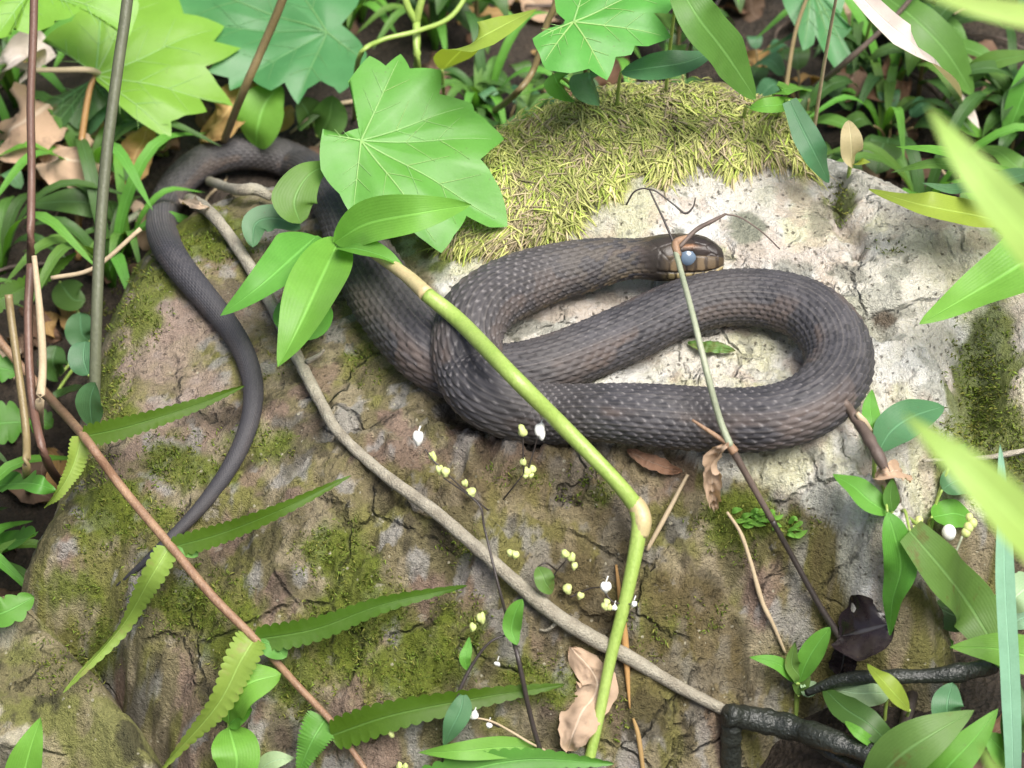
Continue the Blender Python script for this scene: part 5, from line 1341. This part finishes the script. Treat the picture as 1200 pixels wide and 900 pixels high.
# moss-like leafy sprigs below the coil
t = thing('leafy_sprig', 'tiny bright green leafy sprig on the crack below the jointed stem', 'plant', at_c(880,612,.0))
for k in range(26):
    x_ = 850 + rng.uniform(0, 86); y_ = 598 + (x_ - 850) * .22 + rng.uniform(-9, 14)
    leafp(t, [(x_, y_, .003), (x_ + rng.uniform(3, 10), y_ - rng.uniform(-2, 6), .007), (x_ + rng.uniform(10, 18), y_ + rng.uniform(-6, 6), .006)], rng.uniform(5, 8), 'lance', 'leaf_fresh', fold=.1)

# ------------------------------------------------------------------ blades close to the camera, out of focus
t = thing('near_leaf', 'blurred yellow-green pointed leaf with a brown tip hanging close in front', 'leaf', ground_below(at_t(1420, 620, 1.30)))
tube('stem', [ORIG[t], at_t(1440,560,0.92), at_t(1380,455,0.84), at_t(1300,395,0.82)], [.004,.0035,.003,.0025], M['stem_green'], t)
blade('leaf_blade', [at_t(1300,395,0.82), at_t(1235,310,0.80), at_t(1150,210,0.79), at_t(1086,124,0.80)], 30 * pxm(at_t(1200, 300, 0.80)), 'lance', M['blade_near'], t, fold=.12, nrm=TOCAM)
t = thing('near_leaf', 'blurred lime leaf in front of the mossy crevice, close to the viewer', 'leaf', ground_below(at_t(1420, 900, 1.30)))
tube('stem', [ORIG[t], at_t(1440,830,0.92), at_t(1400,740,0.83), at_t(1330,690,0.81)], [.004,.0035,.003,.0025], M['stem_green'], t)
blade('leaf_blade', [at_t(1330,690,0.81), at_t(1240,650,0.78), at_t(1140,555,0.77), at_t(1058,484,0.78)], 31 * pxm(at_t(1200, 620, 0.78)), 'lance', M['blade_near'], t, fold=.12, nrm=TOCAM)
t = thing('near_leaf', 'blurred pale blade crossing above the strap leaves, close to the viewer', 'leaf', ground_below(at_t(1420, 300, 1.30)))
tube('stem', [ORIG[t], at_t(1450,200,0.92), at_t(1380,80,0.84), at_t(1300,38,0.82)], [.004,.0035,.003,.0025], M['stem_green'], t)
blade('leaf_blade', [at_t(1300,38,0.82), at_t(1210,20,0.82), at_t(1140,6,0.82), at_t(1070,-12,0.82)], 15 * pxm(at_t(1200, 20, 0.82)), 'lance', M['blade_near'], t, fold=.12, nrm=TOCAM)
t = thing('near_leaf', 'blurred lime leaf tip rising at the bottom of the hollow, close to the viewer', 'leaf', ground_below(at_t(1230, 1180, 1.25)))
blade('leaf_blade', [ORIG[t] + np.array([0, 0, .0]), at_t(1225,1020,0.94), at_t(1180,930,0.90), at_t(1146,868,0.88)], 26 * pxm(at_t(1180, 920, 0.90)), 'lance', M['blade_near'], t, fold=.12, nrm=TOCAM)

# ------------------------------------------------------------------ undergrowth and litter on the shaded ground
def clone(root, loc, rz, sc):
    r_ = root.copy(); col.objects.link(r_); r_.location = loc; r_.rotation_euler = (0, 0, rz); r_.scale = (sc, sc, sc)
    for ch in list(root.children):
        c = ch.copy(); col.objects.link(c); c.parent = r_
    return r_
free = (GR > RK + .004) & (GR > ST + .004)
# clear distance to the boulder's visible body
protos = []
def herb(kind, mats, look, group, cat='plant'):
    label = look
    t = thing({'herb': 'low_herb', 'grass': 'grass_tuft', 'seedling': 'round_leaf_herb'}[kind], label, cat, (0, 0, 0), group)
    t['look'] = look; t['kindgroup'] = group
    n = dict(herb=7, grass=9, seedling=6)[kind]
    for k in range(n):
        a = k * 2.4 + rng.uniform(-.4, .4)
        d = np.array([math.cos(a), math.sin(a), 0]); o = np.array([0, 0, 0.])
        if kind == 'herb':
            l = rng.uniform(.028, .05); h = .012 + .006 * k
            p = [o + [0, 0, h], d * l * .35 + [0, 0, h + .014], d * l * .75 + [0, 0, h + .014], d * l + [0, 0, h + .004]]
            blade('leaf', p, l * .17, 'lance', M[mats[k % len(mats)]], t, fold=.2, nrm=(0, 0, 1), n=12, m=5, seed=k)
        elif kind == 'grass':
            l = rng.uniform(.05, .10)
            p = [o, d * l * .2 + [0, 0, l * .5], d * l * .55 + [0, 0, l * .75], d * l + [0, 0, l * .55]]
            blade('leaf', p, .0042, 'strap', M[mats[k % len(mats)]], t, fold=.2, nrm=(d[0] * -.6, d[1] * -.6, 1), n=12, m=5, seed=k)
        else:
            l = rng.uniform(.022, .04)
            p = [d * l * .5 + [0, 0, .022], d * l * .75 + [0, 0, .028], d * l + [0, 0, .028], d * l * 1.35 + [0, 0, .02]]
            blade('leaf', p, l * .30, 'round', M[mats[k % len(mats)]], t, fold=.08, nrm=(0, 0, 1), n=12, m=5, seed=k)
            tube('stem', [o, d * l * .25 + [0, 0, .016], p[0]], .0008, M['stem_olive'], t, sides=5)
    if kind == 'herb':
        tube('stem', [o, o + [0, 0, .03], o + [.002, 0, .058]], [.0016, .0013, .0008], M['stem_olive'], t, sides=6)
    return t
protos = [herb('herb', ['leaf_dark', 'leaf_mid'], 'low dark lance-leaved herb', 'low herbs'),
          herb('grass', ['leaf_mid', 'leaf_bright', 'leaf_dark'], 'dark green strap-leaved tuft', 'grass tufts'),
          herb('seedling', ['leaf_dark', 'leaf_blue', 'leaf_dark'], 'low round-leaved creeping herb', 'round-leaved herbs')]
def litter(mat, l, w, seed, curl, look):
    t = thing('fallen_leaf', look, 'dead leaf', (0, 0, 0))
    t['look'] = look; t['kindgroup'] = look.replace('leaf', 'leaves')
    p = [[-l / 2, 0, .004], [-l / 6, .004, .010], [l / 5, -.003, .011], [l / 2, 0, .004]]
    blade('leaf_blade', p, w, 'dead', M[mat], t, fold=.12, nrm=(0, 0, 1), n=20, m=9, wave=.3, cup=curl, seed=seed, crumple=.3)
    return t
lits = [litter('dead_brown', .05, .012, 1, .2, 'long dark brown fallen leaf'), litter('dead_tan', .045, .011, 2, -.3, 'tan fallen leaf'), litter('dead_brown', .035, .012, 3, .4, 'short broad brown fallen leaf'), litter('dead_ochre', .04, .008, 4, .3, 'narrow ochre fallen leaf')]
def twiglet(seed):
    look = 'thin dark fallen twig' if seed % 2 else 'thin pale fallen twig'
    t = thing('fallen_twig', look, 'twig', (0, 0, 0)); t['look'] = look; t['kindgroup'] = look + 's'
    tube('branch', [[-.05, 0, .004], [-.01, .006, .007], [.03, -.004, .006], [.06, .004, .004]], [.0012, .0016, .0014, .0008], M['twig_dark' if seed % 2 else 'twig_tan'], t, sides=6)
    return t
twl = [twiglet(0), twiglet(1)]
FIRST = set()
def place(root, x_, y_, sc, tilt=0.0):
    z_ = float(topH(x_, y_)) - .001
    if root not in FIRST:
        FIRST.add(root); r_ = root; r_.location = (x_, y_, z_); r_.rotation_euler = (0, 0, rng.uniform(0, 6.28)); r_.scale = (sc,) * 3
    else:
        r_ = clone(root, (x_, y_, z_), rng.uniform(0, 6.28), sc)
    pxq = float(to_px(np.array(x_), np.array(y_), np.array(z_))[0])
    if y_ < .02: where = 'in the hollow at the right foot of the boulder' if x_ > 0 else 'beside the low stone at the left foot of the boulder'
    elif x_ < -.27: where = 'under the tall stalks at the left edge of the boulder'
    elif x_ < .02: where = 'behind the arch of the snake'
    elif x_ < .22: where = 'behind the moss crest of the boulder'
    else: where = 'behind the white corner of the boulder'
    r_['label'] = root['look'] + ' ' + where
    r_['group'] = root['kindgroup'] + ' ' + where
    if tilt: r_.rotation_euler = (rng.normal(0, tilt), rng.normal(0, tilt), r_.rotation_euler[2])
def scatter(root, n, sc, xr=(-.75, .78), yr=(-.42, .80), tilt=0.0, mind=.03, keep_clear=True):
    k = 0; tries = 0
    while k < n and tries < n * 60:
        tries += 1
        x_, y_ = rng.uniform(*xr), rng.uniform(*yr)
        if not topH(x_, y_, free.astype(float)) > .9: continue
        q = to_px(np.array(x_), np.array(y_), np.array(float(topH(x_, y_))))
        if keep_clear and 115 < q[0] < 450 and 95 < q[1] < 290: continue
        if keep_clear and q[0] > 780 and q[1] > 720: continue
        if not (-260 < q[0] < 1460 and -220 < q[1] < 1060): continue
        e = mind
        if any(not topH(x_ + e * math.cos(a), y_ + e * math.sin(a), free.astype(float)) > .9 for a in (0, 1.57, 3.14, 4.71)): continue
        place(root, x_, y_, rng.uniform(*sc), tilt); k += 1
FREE = free.astype(float)
for r_, n in zip(lits, (90, 70, 80, 40)): scatter(r_, n, (.6, 1.3), tilt=.35, mind=.012, keep_clear=False)
for r_, n in zip(twl, (22, 22)): scatter(r_, n, (.5, 1.3), tilt=.08, mind=.02, keep_clear=False)
scatter(protos[0], 60, (.8, 1.5)); scatter(protos[1], 78, (.7, 1.25)); scatter(protos[2], 40, (.8, 1.5))

for o in list(scene.objects):
    for k in ('look', 'kindgroup'):
        if k in o: del o[k]
